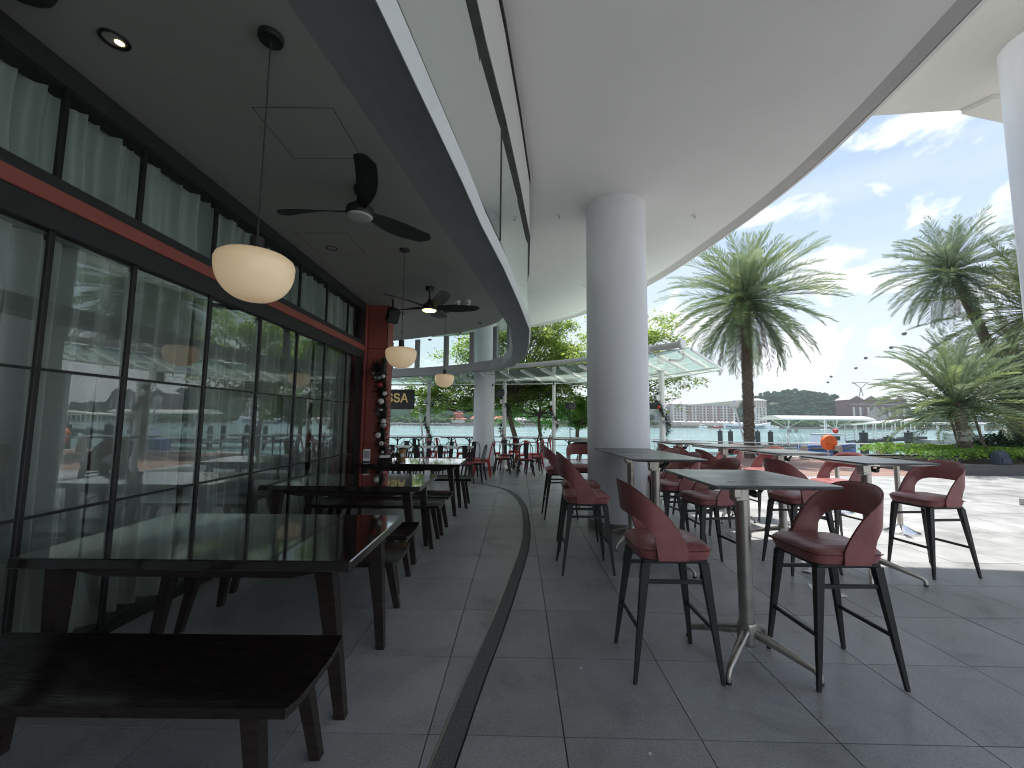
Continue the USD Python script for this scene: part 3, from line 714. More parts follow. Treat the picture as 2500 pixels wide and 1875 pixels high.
# ---- high table with flip top
def make_high_table(label, loc, rz):
    t = thing('high_table', label, 'high table', loc, rz, 'slate topped high tables on steel pedestals')
    a, b = 0.36, 0.385

    def ring(i, z): return [(x * (a - i), y * (b - i), z) for x, y in ((-1, -.97), (-.97, -1), (.97, -1), (1, -.97), (1, .97), (.97, 1), (-.97, 1), (-1, .97))]
    v, f = hull(ring(0.0, 1.095), ring(0.004, 1.105), ring(0.002, 1.091), ring(0.075, 1.071))
    obj('tabletop', (v, f), M['slate'], t, smooth=20)
    obj('post', MB().tube([(0, 0, 0.10), (0, 0, 0.96)], 0.043, 24), M['steel'], t)
    obj('hub', MB().lathe([(0.0, 0.085), (0.052, 0.085), (0.057, 0.10), (0.055, 0.20), (0.046, 0.215)], n=24), M['steel'], t)
    br = MB(); br.box((-0.015, 0, 1.005), (0.10, 0.075, 0.11), bevel=0.012); br.box((-0.055, -0.03, 1.02), (0.05, 0.06, 0.085), bevel=0.006)
    obj('bracket', br, M['steel'], t)
    lv = MB()
    for y in (-0.035, 0.035):
        lv.tube(smooth_loop([(0.04, y, 1.0), (0.075, y, 0.985), (0.10, y, 1.02), (0.15, y, 1.07)], 2), 0.011, 6)
    lv.tube([(0.08, -0.05, 1.0), (0.08, 0.05, 1.0)], 0.018, 10); lv.box((0.0, 0, 1.066), (0.3, 0.2, 0.012))
    obj('flip_lever', lv, M['black_plastic'], t)
    for k in range(4):
        ang = PI / 4 + k * PI / 2; c, s = math.cos(ang), math.sin(ang)
        p = [(c * r, s * r, z) for r, z in ((0.03, 0.165), (0.2, 0.115), (0.335, 0.068), (0.362, 0.045), (0.364, 0.012))]
        obj('foot', MB().tube(p, [0.03, 0.024, 0.018, 0.017, 0.016], 10), M['steel'], t, smooth=50)
        obj('glide', MB().lathe([(0.0, 0.0), (0.017, 0.0), (0.018, 0.014), (0.0, 0.014)], c=(c * 0.364, s * 0.364, 0), n=12), M['black_plastic'], t)
    return t


HT = [((1.48, 2.68), 0.0, 'front high table with slate top, closest to the viewer'),
      ((1.47, 4.24), 0.02, 'near half of the split high table in front of the big column'),
      ((1.445, 5.03), 0.02, 'far half of the split high table touching the big column'),
      ((3.47, 4.07), 0.06, 'right high table beside the lone rightmost stool'),
      ((3.36, 5.18), 0.12, 'second high table from the right, in the middle of the row'),
      ((3.28, 6.35), 0.1, 'third high table from the right, before the palm trunk'),
      ((2.98, 7.3), 0.1, 'farthest sunlit high table, left of the palm trunk'),
      ((1.42, 7.35), 0.0, 'shaded high table behind the big column on its left')]
ht0 = make_high_table(HT[0][2], (*HT[0][0], 0), HT[0][1])
for p, a, lab in HT[1:]: dup(ht0, lab, (*p, 0), a)
d = MB().lathe([(0, 1.1055), (0.022, 1.1055), (0.023, 1.107), (0, 1.1072)], c=(1.30, 2.46, 0), n=20)
tag(obj('coaster', d, M['paper'], smooth=False), 'small pale round sticker on the front high table top', 'coaster')


# ---- dark wooden tables and benches
def make_low_table(label, loc):
    t = thing('wooden_table', label, 'dining table', loc, 0, 'dark lacquered dining tables along the glass wall')
    Lx, Ly = 0.80, 0.47
    obj('tabletop', MB().box((0, 0, 0.765), (2 * Lx, 2 * Ly, 0.05), bevel=0.005), M['lacquer'], t, smooth=25)
    for sx in (-1, 1):
        for sy in (-1, 1):
            obj('leg', MB().leg((sx * (Lx - 0.155), sy * (Ly - 0.10), 0.739), (sx * (Lx - 0.075), sy * (Ly - 0.185 + 0.02), 0), (0.085, 0.075), (0.05, 0.045)), M['wood'], t, smooth=False)
        ap = sg.Polygon([(-Ly + 0.13, 0.739), (Ly - 0.13, 0.739), (Ly - 0.16, 0.69), (Ly - 0.24, 0.665), (-Ly + 0.24, 0.665), (-Ly + 0.16, 0.69)])
        m = MB().prism(ap, -0.014, 0.014); v, f = m.mesh(); v = np.stack([v[:, 2] + sx * (Lx - 0.15), v[:, 0], v[:, 1]], -1)
        obj('apron', (v, f), M['wood'], t, smooth=False)
    for sy in (-1, 1):
        ap = sg.Polygon([(-Lx + 0.16, 0.739), (Lx - 0.16, 0.739), (Lx - 0.2, 0.70), (Lx - 0.33, 0.672), (-Lx + 0.33, 0.672), (-Lx + 0.2, 0.70)])
        m = MB().prism(ap, -0.012, 0.012); v, f = m.mesh(); v = np.stack([v[:, 0], v[:, 2] + sy * (Ly - 0.12), v[:, 1]], -1)
        obj('apron', (v, f), M['wood'], t, smooth=False)
    return t


wt0 = make_low_table('nearest dark glossy dining table by the glass wall', (-1.545, 2.445, 0))
dup(wt0, 'second dark dining table from the viewer by the glass wall', (-1.70, 4.59, 0))
dup(wt0, 'farthest dark dining table beside the red pier, with menu and napkin holders on it', (-1.575, 6.68, 0))


def make_bench(label, loc):
    t = thing('wooden_bench', label, 'bench', loc, 0, 'dark wooden benches at the dining tables')
    Lx, W = 0.76, 0.235
    ys = np.linspace(-W, W, 17)
    prof = [(y, 0.452 + 0.03 * (abs(y) / W) ** 3) for y in ys] + [(y, 0.425 + 0.022 * (abs(y) / W) ** 3) for y in ys[::-1]]
    m = MB().prism(sg.Polygon(prof), -Lx, Lx); v, f = m.mesh()
    obj('seat', (np.stack([v[:, 2], v[:, 0], v[:, 1]], -1), f), M['bench_wood'], t, smooth=30)
    for sx in (-1, 1):
        for sy in (-1, 1):
            obj('leg', MB().leg((sx * (Lx - 0.15), sy * (W - 0.075), 0.43), (sx * (Lx - 0.075), sy * (W - 0.035), 0), (0.062, 0.06), (0.042, 0.042)), M['wood'], t, smooth=False)
        obj('batten', MB().box((sx * (Lx - 0.15), 0, 0.412), (0.05, 0.32, 0.03)), M['wood'], t, smooth=False)
    return t


b0 = make_bench('front dark bench before the nearest dining table', (-1.51, 1.70, 0))
for lab, x, y in (('bench on the far side of the nearest dining table', -1.56, 3.12), ('bench on the near side of the second dining table', -1.63, 3.76),
                  ('bench on the far side of the second dining table', -1.575, 4.98), ('bench on the near side of the farthest dining table', -1.555, 5.53), ('bench on the far side of the farthest dining table by the single chair', -1.42, 7.13)):
    dup(b0, lab, (x, y, 0))
# things on the farthest dining table
t = thing('menu_holder', 'upright white and grey menu card holder on the farthest dining table', 'menu holder', (-2.25, 6.45, 0.791), 0.25)
obj('card', MB().box((0, 0, 0.10), (0.10, 0.012, 0.19)), M['paper'], t, smooth=False); obj('print', MB().box((0, -0.0075, 0.115), (0.085, 0.003, 0.11)), M['roof_grey'], t, smooth=False); obj('foot', MB().box((0, 0, 0.006), (0.12, 0.06, 0.012)), M['black_plastic'], t, smooth=False)
t = thing('napkin_box', 'dark open napkin box on the farthest dining table', 'napkin box', (-1.98, 6.5, 0.791), 0.1)
bx_ = MB()
for c, s in (((0, 0, 0.005), (0.20, 0.13, 0.01)), ((0.098, 0, 0.04), (0.008, 0.13, 0.07)), ((-0.098, 0, 0.04), (0.008, 0.13, 0.07)), ((0, 0.06, 0.04), (0.188, 0.008, 0.07)), ((0, -0.06, 0.035), (0.188, 0.008, 0.06))): bx_.box(c, s)
obj('box', bx_, M['wood'], t, smooth=False); obj('napkins', MB().box((0, 0.0, 0.055), (0.15, 0.08, 0.085), rz=0.1), M['paper'], t, smooth=False)
t = thing('jar', 'brown lidded jar behind the baubles on the farthest dining table', 'jar', (-1.83, 6.95, 0.791))
obj('body', MB().lathe([(0, 0), (0.055, 0), (0.06, 0.02), (0.06, 0.15), (0.045, 0.17)], n=20), M['brown_jar'], t); obj('lid', MB().lathe([(0.047, 0.17), (0.047, 0.19), (0, 0.19)], n=20), M['black_plastic'], t)
t = thing('small_card', 'small white table number card on the second dining table', 'card', (-1.0, 4.95, 0.791), 0.1)
obj('card', MB().box((0, 0, 0.03), (0.06, 0.004, 0.06)), M['paper'], t, smooth=False); obj('fold', MB().box((0, 0.012, 0.029), (0.06, 0.004, 0.058), rz=0.1), M['paper'], t, smooth=False)


# ---- metal cafe chairs
def make_cafe_chair(label, loc, rz, body, seatm, group, name='cafe_chair'):
    t = thing(name, label, 'cafe chair', loc, rz, group)
    m = MB(); sq = sg.box(-0.18, -0.18, 0.18, 0.18).buffer(0.015); m.prism(sq, 0.44, 0.458); obj('seat', m, seatm, t, smooth=30)
    ap = MB(); ap.prism(sg.box(-0.185, -0.185, 0.185, 0.185).buffer(0.012).difference(sg.box(-0.175, -0.175, 0.175, 0.175)), 0.395, 0.439); obj('apron', ap, body, t, smooth=30)
    for sx in (-1, 1):
        for sy in (-1, 1):
            v, f = hull([(0.175 * sx - 0.02 * a * sx, 0.175 * sy - 0.02 * b * sy, 0.43) for a in (-.4, 2.2) for b in (-.4, 2.2)], [(0.225 * sx + 0.014 * a, 0.225 * sy + 0.014 * b, 0.0) for a in (-1, 1) for b in (-1, 1)])
            obj('leg', (v, f), body, t, smooth=False)
    hoop = smooth_loop([(-0.17, -0.17, 0.45), (-0.205, -0.175, 0.62), (-0.245, -0.155, 0.80), (-0.262, -0.07, 0.865), (-0.262, 0.07, 0.865), (-0.245, 0.155, 0.80), (-0.205, 0.175, 0.62), (-0.17, 0.17, 0.45)], 3)
    obj('back_hoop', MB().tube(hoop, 0.011, 7), body, t)
    v, f = hull([(-0.172 + d, y, 0.45) for y in (-.05, .05) for d in (0, .006)], [(-0.258 + d, y, 0.855) for y in (-.062, .062) for d in (0, .006)])
    obj('back_slat', (v, f), body, t, smooth=False)
    return t


BLK = 'black metal cafe chairs under the glass canopy'
cc0 = make_cafe_chair('single black cafe chair with red seat facing left before the slim column', (-0.86, 9.95, 0), PI - 0.15, M['leg_black'], M['tolix_seat'], BLK)
CH = [((-0.25, 11.35), 0.1, 'black cafe chair facing right, left of the small round table'), ((0.38, 11.05), PI / 2 + 0.05, 'black cafe chair with its back to the viewer at the small round table'),
      ((0.62, 11.75), PI + 0.1, 'black cafe chair facing left, right of the small round table'), ((-0.15, 12.35), -PI / 2 + 0.2, 'black cafe chair on the far side of the small round table')]
for k in range(4): CH.append(((-2.75 + 0.55 * k, 9.75), PI / 2 + 0.04 * k, f'{ORD[k]} black cafe chair from the left on the near side of the long white table'))
for k in range(4): CH.append(((-2.85 + 0.6 * k, 11.0), -PI / 2 - 0.05 * k, f'{ORD[k]} black cafe chair from the left on the far side of the long white table'))
CH.append(((-3.05, 13.2), PI / 2, 'black cafe chair at the far left table near the railing'))
for p, a, lab in CH: dup(cc0, lab, (*p, 0), a)
RED = 'red metal cafe chairs near the railing'
rc0 = make_cafe_chair('red cafe chair left end of the table beside the white post', (-2.55, 13.6, 0), 0.6, M['tolix_red'], M['tolix_red'], RED, 'red_cafe_chair')
for p, a, lab in [((-2.2, 13.3), -0.4, 'red cafe chair right of the far left table near the railing'), ((-1.5, 12.9), 0.2, 'red cafe chair left of the slim column near the railing'), ((-1.12, 12.95), PI / 2, 'red cafe chair with its back to the viewer left of the slim column'),
                  ((-0.55, 13.0), PI, 'red cafe chair half hidden by the slim column'), ((-0.75, 10.7), PI, 'red cafe chair at the right end of the long white table'), ((0.1, 13.9), -PI / 2, 'orange-red cafe chair behind the small round table below the tree trunk'), ((0.35, 12.5), PI / 2 + 0.3, 'red cafe chair just behind the small round table'), ((0.72, 12.7), PI - 0.4, 'red cafe chair right behind the small round table')]:
    dup(rc0, lab, (*p, 0), a)


def make_red_stool(label, loc, rz):
    t = thing('metal_bar_stool', label, 'bar stool', loc, rz, 'tall red metal bar stools near the railing')
    obj('seat', MB().prism(sg.box(-0.15, -0.15, 0.15, 0.15).buffer(0.02), 0.72, 0.74), M['tolix_red'], t, smooth=30)
    for sx in (-1, 1):
        for sy in (-1, 1):
            v, f = hull([(0.15 * sx + 0.02 * a, 0.15 * sy + 0.02 * b, 0.72) for a in (-1, 1) for b in (-1, 1)], [(0.23 * sx + 0.013 * a, 0.23 * sy + 0.013 * b, 0) for a in (-1, 1) for b in (-1, 1)])
            obj('leg', (v, f), M['tolix_red'], t, smooth=False)
    obj('foot_ring', MB().prism(sg.box(-0.205, -0.205, 0.205, 0.205).difference(sg.box(-0.195, -0.195, 0.195, 0.195)), 0.24, 0.265), M['tolix_red'], t, smooth=False)
    obj('back_hoop', MB().tube(smooth_loop([(-0.15, -0.14, 0.73), (-0.2, -0.12, 0.93), (-0.205, 0, 1.0), (-0.2, 0.12, 0.93), (-0.15, 0.14, 0.73)], 3), 0.011, 7), M['tolix_red'], t)
    obj('back_slat', MB().box((-0.178, 0, 0.86), (0.006, 0.09, 0.25)), M['tolix_red'], t, smooth=False)
    return t


rs0 = make_red_stool('tall red metal bar stool left of the third white post', (1.1, 13.75, 0), PI + 0.2)
dup(rs0, 'tall red metal bar stool beside the white post at the high table end', (0.72, 14.0, 0), PI)
dup(rs0, 'tall red metal bar stool behind the post with the round fan', (-0.42, 14.0, 0), 0.1)


def table(name, label, loc, lx, ly, h, topm, legm, rz=0.0, round_=False, thick=0.03, ped=False):
    t = thing(name, label, 'table', loc, rz)
    if round_: obj('tabletop', MB().lathe([(0, h - thick), (lx, h - thick), (lx + 0.005, h - thick / 2), (lx, h), (0, h)], n=32), topm, t)
    else: obj('tabletop', MB().box((0, 0, h - thick / 2), (2 * lx, 2 * ly, thick), bevel=0.004), topm, t, smooth=25)
    if ped:
        for x in ped:
            m = MB().tube([(x, 0, 0.05), (x, 0, h - thick)], 0.022, 10)
            for k in range(4):
                c, s = math.cos(k * PI / 2 + PI / 4), math.sin(k * PI / 2 + PI / 4)
                m.tube(smooth_loop([(x, 0, 0.2), (x + 0.12 * c, 0.12 * s, 0.12), (x + 0.28 * c, 0.28 * s, 0.015)], 2), 0.014, 6); m.tube(smooth_loop([(x, 0, h - 0.2), (x + 0.04 * c, 0.04 * s, h - 0.1), (x + 0.2 * c, 0.2 * s, h - thick)], 2), 0.011, 6)
            obj('pedestal', m, legm, t)
    else:
        for sx in (-1, 1):
            for sy in (-1, 1): obj('leg', MB().leg((sx * (lx - 0.06), sy * (ly - 0.06), h - thick), (sx * (lx - 0.05), sy * (ly - 0.05), 0), 0.045, 0.035), legm, t, smooth=False)
    return t


table('long_table', 'long pale topped table between two rows of black cafe chairs', (-1.95, 10.37, 0), 0.98, 0.33, 0.79, M['white'], M['leg_black'])
table('round_table', 'small round dark cafe table on an iron pedestal', (0.06, 11.95, 0), 0.30, 0.30, 0.78, M['slate'], M['leg_black'], round_=True, ped=[0.0])
table('long_high_table', 'long high table right of the slim column at the railing', (0.52, 13.9, 0), 0.78, 0.3, 0.895, M['slate'], M['leg_black'], ped=[-0.35, 0.35])
table('long_high_table', 'long high table left of the slim column at the railing', (-1.72, 13.9, 0), 0.62, 0.3, 0.895, M['slate'], M['leg_black'], ped=[-0.3, 0.3])
table('long_high_table', 'far left high table partly behind the garland', (-3.4, 13.6, 0), 0.75, 0.3, 0.895, M['slate'], M['leg_black'], ped=[-0.35, 0.35])
table('long_high_table', 'high table in the sun left behind the big column', (2.15, 12.6, 0), 0.9, 0.35, 0.92, M['slate'], M['leg_black'], ped=[-0.4, 0.4])

# ================================================================== ON THE CEILING
def make_pendant(label, loc):
    t = thing('pendant_lamp', label, 'pendant lamp', loc, 0, 'cream glass dome pendant lamps')
    c = CEIL - loc[2]
    obj('canopy', MB().lathe([(0, c - 0.03), (0.06, c - 0.03), (0.065, c - 0.02), (0.065, c)], n=28), M['black_plastic'], t)
    obj('cord', MB().tube([(0, 0, 0.33), (0.002, 0, 0.9), (0, 0, c - 0.02)], 0.004, 6), M['cable'], t)
    obj('socket', MB().lathe([(0.0, 0.345), (0.033, 0.345), (0.034, 0.26), (0.055, 0.256), (0.057, 0.249), (0.0, 0.249)], n=24), M['black_plastic'], t)
    prof = [(0.0, 0.0)] + [(0.186 * math.sin(a) ** 0.85, 0.185 * (1 - math.cos(a))) for a in np.linspace(0.12, PI / 2, 16)] + [(0.187, 0.2), (0.178, 0.225), (0.155, 0.242), (0.11, 0.25), (0.0, 0.252)]
    obj('glass_shade', MB().lathe(prof, n=48), M['opal'], t, smooth=60)
    return t


pd = make_pendant('nearest cream glass dome pendant on a long cord', (-1.36, 2.10, 2.06))
dup(pd, 'middle cream glass dome pendant beside the red pier', (-1.36, 4.96, 2.075))
dup(pd, 'farthest and smallest cream glass dome pendant', (-1.31, 7.9, 2.08))


def fan(name, label, loc, nbl, a0, rad, lit, drop):
    t = thing(name, label, 'ceiling fan', loc)
    c = CEIL - loc[2]
    obj('mount', MB().lathe([(0, c - 0.07), (0.055, c - 0.07), (0.065, c - 0.045), (0.065, c)], n=24), M['black_plastic'], t)
    obj('rod', MB().tube([(0, 0, 0.1), (0, 0, c - 0.05)], 0.013, 10), M['black_plastic'], t)
    obj('motor', MB().lathe([(0, -0.03), (0.115, -0.03), (0.125, -0.005), (0.12, 0.04), (0.085, 0.07), (0.045, 0.10), (0.02, 0.16), (0, 0.16)], n=32), M['black_plastic'], t)
    obj('light', MB().lathe([(0, -0.055), (0.06, -0.053), (0.1, -0.045), (0.112, -0.031), (0, -0.031)], n=32), M['lamp_lit'] if lit else M['fan_lens'], t)
    n = 14
    for k in range(nbl):
        an = a0 + k * 2 * PI / nbl; top, bot = [], []
        s = np.linspace(0, 1, n)
        for i, q in enumerate(s):
            r = 0.09 + (rad - 0.09) * q; wdt = (0.06 + 0.125 * math.sin(min(1, q * 1.5) * PI / 2) - 0.02 * q) * (1 if q < 0.9 else 1 - ((q - 0.9) / 0.1) ** 2 * 0.75)
            tw = 0.55 * (1 - q) + 0.16; sw = 0.035 * math.sin(q * PI)
            for e in (-1, 1):
                x, y, z = r, sw + e * wdt / 2, 0.02 + 0.03 * q - e * wdt / 2 * math.sin(tw)
                p = rotz(np.array([[x, y, z]]), an)[0]; top.append(p + [0, 0, 0.004]); bot.append(p - [0, 0, 0.004])
        v = np.array(top + bot); N = len(top); f = []
        for i in range(n - 1):
            a, b, c_, d = 2 * i, 2 * i + 1, 2 * i + 3, 2 * i + 2
            f += [(a, d, c_, b), (N + a, N + b, N + c_, N + d), (a, N + a, N + d, d), (b, c_, N + c_, N + b)]
        f += [(0, 1, N + 1, N), (2 * n - 2, N + 2 * n - 2, N + 2 * n - 1, 2 * n - 1)]
        obj('blade', (v, np.array(f)), M['black_plastic'], t, smooth=45)


fan('ceiling_fan', 'near black three-bladed ceiling fan with an unlit white lens', (-1.40, 3.58, 3.32), 3, math.radians(172), 0.82, False, 0.2)
fan('ceiling_fan', 'far dark five-bladed ceiling fan with a lit yellow lamp', (-1.33, 6.4, 3.22), 5, math.radians(10), 0.8, True, 0.3)


def downlight(label, x, y, lit):
    t = thing('downlight', label, 'downlight', (x, y, CEIL))
    obj('ring', MB().lathe([(0.062, 0.06), (0.05, 0.05), (0.055, -0.004), (0.07, -0.006), (0.072, 0.0)], n=28), M['black_plastic'], t)
    obj('baffle', MB().lathe([(0.052, -0.003), (0.05, 0.02), (0.0, 0.021)], n=28), M['black_frame'], t)
    if lit: obj('lamp', MB().lathe([(0, -0.003), (0.022, -0.002), (0.024, 0.019)], c=(0.008, 0.02, 0), n=20), M['lamp_lit'], t)


downlight('lit recessed round downlight in the ceiling at the upper left', -2.26, 2.13, True)
downlight('unlit black recessed downlight in the second ceiling panel', -2.26, 4.93, False)
t = thing('smoke_detector', 'dark half-seen round fitting on the ceiling at the top left corner', 'ceiling fitting', (-2.42, 1.80, CEIL))
obj('body', MB().lathe([(0, -0.07), (0.09, -0.06), (0.13, -0.03), (0.14, 0.0)], n=28), M['black_plastic'], t); obj('lens', MB().lathe([(0, -0.082), (0.03, -0.08), (0.035, -0.069), (0, -0.069)], n=16), M['black_frame'], t)
t = thing('loudspeaker', 'black tilted loudspeaker high on the red pier', 'loudspeaker', (-2.1, 7.05, 3.27), 0.5)
Mx = trimesh.transformations.rotation_matrix(0.45, [1, 0.3, 0])[:3, :3]
obj('cabinet', MB().box((0, 0, 0), (0.2, 0.2, 0.27), bevel=0.03, M=Mx), M['black_plastic'], t); obj('grille', MB().box(np.array([0, -0.102, 0]) @ Mx.T, (0.17, 0.006, 0.23), M=Mx), M['cable'], t, smooth=False); obj('bracket', MB().tube([(0, 0, 0.1), (0, 0.05, 0.3)], 0.018, 8), M['black_plastic'], t)
for k, (x, y) in enumerate(((-0.99, 7.15), (-0.80, 7.12))):
    t = thing('security_camera', f'{"left" if k == 0 else "right"} one of two small white dome cameras on the ceiling', 'security camera', (x, y, CEIL))
    obj('base', MB().lathe([(0.055, 0.0), (0.055, -0.03), (0.0, -0.03)], n=24), M['white'], t); obj('dome', MB().lathe([(0.047, -0.03), (0.047, -0.06), (0.035, -0.085), (0, -0.1)], n=24), M['white'], t); obj('lens', MB().lathe([(0, -0.012), (0.018, -0.01), (0.02, 0)], c=(0, -0.04, -0.065), n=14), M['black_plastic'], t)
for k, (px, py) in enumerate(((978, 760), (977, 808), (1170, 783), (1120, 808), (1046, 826))):
    d = (CEIL - EYE) / ((hz(px) - py) / 1000); p = at(px, py, d)
    t = thing('ceiling_disc', f'small flat disc fitting on the far dim ceiling, {ORD[k]} towards the window band', 'ceiling fitting', (p[0], p[1], CEIL))
    obj('disc', MB().lathe([(0, -0.025), (0.04, -0.025), (0.05, -0.01), (0.05, 0)], n=20), M['roof_grey'], t); obj('cap', MB().lathe([(0, -0.04), (0.02, -0.04), (0.022, -0.025)], n=14), M['black_plastic'], t)
for k, (px, py, lab) in enumerate(((1366, 513, 'sprinkler head on the white soffit just left of the big column'), (1711, 514, 'sprinkler head on the white soffit right of the big column'), (1429, 694, 'small sprinkler head on the far white soffit close to the big column'), (1900, 330, 'sprinkler head near the soffit rim towards the sky'))):
    if k == 3: continue
    d = (SOFFIT - EYE) / ((hz(px) - py) / 1000) * (0.985); p = at(px, py, d)
    t = thing('sprinkler', lab, 'sprinkler', (p[0], p[1], SOFFIT))
    obj('plate', MB().lathe([(0.045, 0), (0.045, -0.008), (0.02, -0.014), (0, -0.014)], n=20), M['white'], t); obj('head', MB().lathe([(0.008, -0.014), (0.008, -0.04), (0.02, -0.042), (0.02, -0.046), (0, -0.046)], n=12), M['steel'], t)


# ================================================================== GARLANDS, SIGN
def garland(name, label, path, rad, nt, nbaub, seed, cat='garland'):
    r = np.random.default_rng(seed); t = thing(name, label, cat)
    p = np.asarray(path, float); sl = np.r_[0, np.cumsum(np.linalg.norm(np.diff(p, axis=0), axis=1))]

    def pos(s): return np.array([np.interp(s, sl, p[:, k]) for k in range(3)])
    obj('wire', MB().tube(p, 0.006, 5), M['cable'], t)
    m = MB()
    for _ in range(nt):
        c = pos(r.uniform(0, sl[-1])); d = r.normal(size=3); d /= np.linalg.norm(d); ln = rad * r.uniform(0.6, 1.25)
        u = np.cross(d, r.normal(size=3)); u /= np.linalg.norm(u)
        for k in range(5):
            b = c + d * ln * k / 5
            for e in (-1, 1):
                q = d * 0.6 + u * e; q /= np.linalg.norm(q); wv = np.cross(q, d) * 0.006
                m.add([b - wv, b + q * ln * 0.4, b + wv], [[0, 1, 2]])
    obj('needles', m, M['needle'], t, smooth=False)
    for k in range(nbaub):
        c = pos(sl[-1] * (k + r.uniform(0.1, 0.9)) / nbaub); d = r.normal(size=3); d[1] -= 1.2; d /= np.linalg.norm(d)
        s = trimesh.creation.icosphere(2, rad * r.uniform(0.24, 0.4)); o = c + d * rad * 0.7
        obj('bauble', (s.vertices + o, s.faces), M[['bauble_white', 'bauble_grey', 'bauble_white', 'bauble_grey', 'bauble_grey', 'bauble_white', 'bauble_red'][(k * 3 + seed) % 7]], t, smooth=True)


garland('garland', 'thick evergreen garland with white and grey baubles hanging on the red pier corner', [(-2.50, 7.40, 2.45), (-2.38, 7.36, 2.2), (-2.33, 7.36, 1.9), (-2.31, 7.36, 1.5), (-2.32, 7.36, 1.2), (-2.26, 7.36, 0.85)], 0.15, 520, 15, 1)
garland('garland', 'white and green bauble garland lying on the far end of the farthest dining table', [(-2.2, 7.08, 0.84), (-1.95, 7.02, 0.86), (-1.82, 6.9, 0.85)], 0.09, 80, 8, 2)
t = thing('tube_speaker', 'short dark cylinder fixed on the pier above the garland', 'loudspeaker', (-2.33, 7.42, 2.42)); obj('body', MB().tube([(0, 0, -0.12), (0, 0, 0.15)], 0.045, 16), M['black_plastic'], t); obj('bracket', MB().box((-0.04, 0.03, 0), (0.06, 0.03, 0.04)), M['black_frame'], t, smooth=False)
# sign of the restaurant, its left half hidden behind the garland
sx0, sx1, sy, sz0, sz1 = -4.35, -3.07, 12.9, 1.775, 2.40
t = thing('hanging_sign', 'black sign board with gold letters SSA beyond the garland', 'sign', (0, 0, 0))
obj('board', MB().box(((sx0 + sx1) / 2, sy, (sz0 + sz1) / 2), (sx1 - sx0, 0.06, sz1 - sz0), bevel=0.006), M['sign_black'], t)
tm = meshkit.text_mesh('SSA', 0.27, 0.012, bold=True); tv = np.array(tm.vertices); wdt = tv[:, 0].max()
tv = np.stack([tv[:, 0] * (0.70 / wdt) - 3.96, -tv[:, 2] + sy - 0.03, tv[:, 1] + 2.0], -1)
obj('lettering', (tv, np.array(tm.faces)[:, ::-1]), M['gold'], t, smooth=False)
for z in (2.22, 1.98): obj('bar', MB().tube([(sx1, sy, z), (-2.70, 13.2, z)], 0.014, 8), M['leg_black'], t)

# ================================================================== CANOPY
NEAR = np.array([(3.25, 7.35), (2.68, 8.2), (2.1, 9.1), (1.4, 9.9), (0.5, 10.6), (-0.6, 11.15), (-1.8, 11.6), (-3.2, 11.95), (-4.8, 12.2)])
FAR = np.array([(5.3, 10.2), (4.95, 11.7), (4.3, 13.2), (3.2, 14.4), (1.8, 15.2), (0, 15.6), (-1.8, 15.8), (-3.6, 15.9), (-5.4, 15.9)])
CZ = 2.80
cn = thing('glass_canopy', 'curved green-tinted glass canopy on white steel frame above the waterside tables', 'canopy')
N2, F2 = smooth_loop(NEAR, 1), smooth_loop(FAR, 1)
for k in range(len(N2) - 1):
    mid0, mid1 = (N2[k] + F2[k]) / 2, (N2[k + 1] + F2[k + 1]) / 2; g = 0.012
    for a0, a1, b0, b1 in ((N2[k], N2[k + 1], mid0, mid1), (mid0, mid1, F2[k], F2[k + 1])):
        q = [a0 + (a1 - a0) * g, a1 + (a0 - a1) * g, b1 + (b0 - b1) * g, b0 + (b1 - b0) * g]
        obj('roof_pane', MB().prism(sg.Polygon(q).buffer(-0.006), CZ, CZ + 0.012), M['canopy_glass'], cn, smooth=False)
for k in range(len(N2)):
    a, b = N2[k], F2[k]; d = b - a; ln = np.linalg.norm(d)
    obj('rafter', MB().box(((a[0] + b[0]) / 2, (a[1] + b[1]) / 2, CZ - 0.03), (ln, 0.026, 0.04), rz=math.atan2(d[1], d[0])), M['white_metal'], cn, smooth=False)
MID = (N2 * 0.30 + F2 * 0.70)
obj('ring_beam', MB().tube(at_z(MID, CZ - 0.085), 0.022, 6), M['white_metal'], cn)
obj('ring_beam', MB().tube(at_z(F2, CZ - 0.02), 0.02, 6), M['white_metal'], cn)
PIPE = smooth_loop(NEAR, 2); PIPE = PIPE[2:]
obj('gutter_pipe', MB().tube(at_z(PIPE, CZ + 0.10), 0.062, 14), M['white_metal'], cn)
for s in (0, 3):
    d = PIPE[s + 1] - PIPE[s]; d /= np.linalg.norm(d); c = np.array([*PIPE[s], CZ + 0.10]); d3 = np.array([d[0], d[1], 0]) * 0.035
    obj('pipe_flange', MB().tube([c - d3, c + d3], 0.092, 16), M['white_metal'], cn)
e = np.array([3.05, 7.75]); obj('drain_pipe', MB().tube(smooth_loop([(e[0] - .1, e[1], CZ + 0.05), (e[0] + .25, e[1] + .05, CZ + 0.05), (e[0] + .25, e[1] + .05, CZ - 0.17), (e[0] - .05, e[1], CZ - 0.17)], 2), 0.024, 8), M['white_metal'], cn)
obj('drain_pipe', MB().tube([(0.35, 10.6, CZ + .12), (-0.1, 10.85, CZ + .12), (-0.1, 10.85, CZ - .12)], 0.016, 6), M['white_metal'], cn)
POSTS = [(-2.74, 13.5, 0.062, 'leftmost white canopy post beside the black sign'), (-0.235, 13.0, 0.064, 'white canopy post with the round fan right of the slim column'), (1.43, 13.93, 0.062, 'white canopy post between the tree trunks left of the big column'), (3.72, 10.15, 0.072, 'white canopy post with a garland right of the big column')]
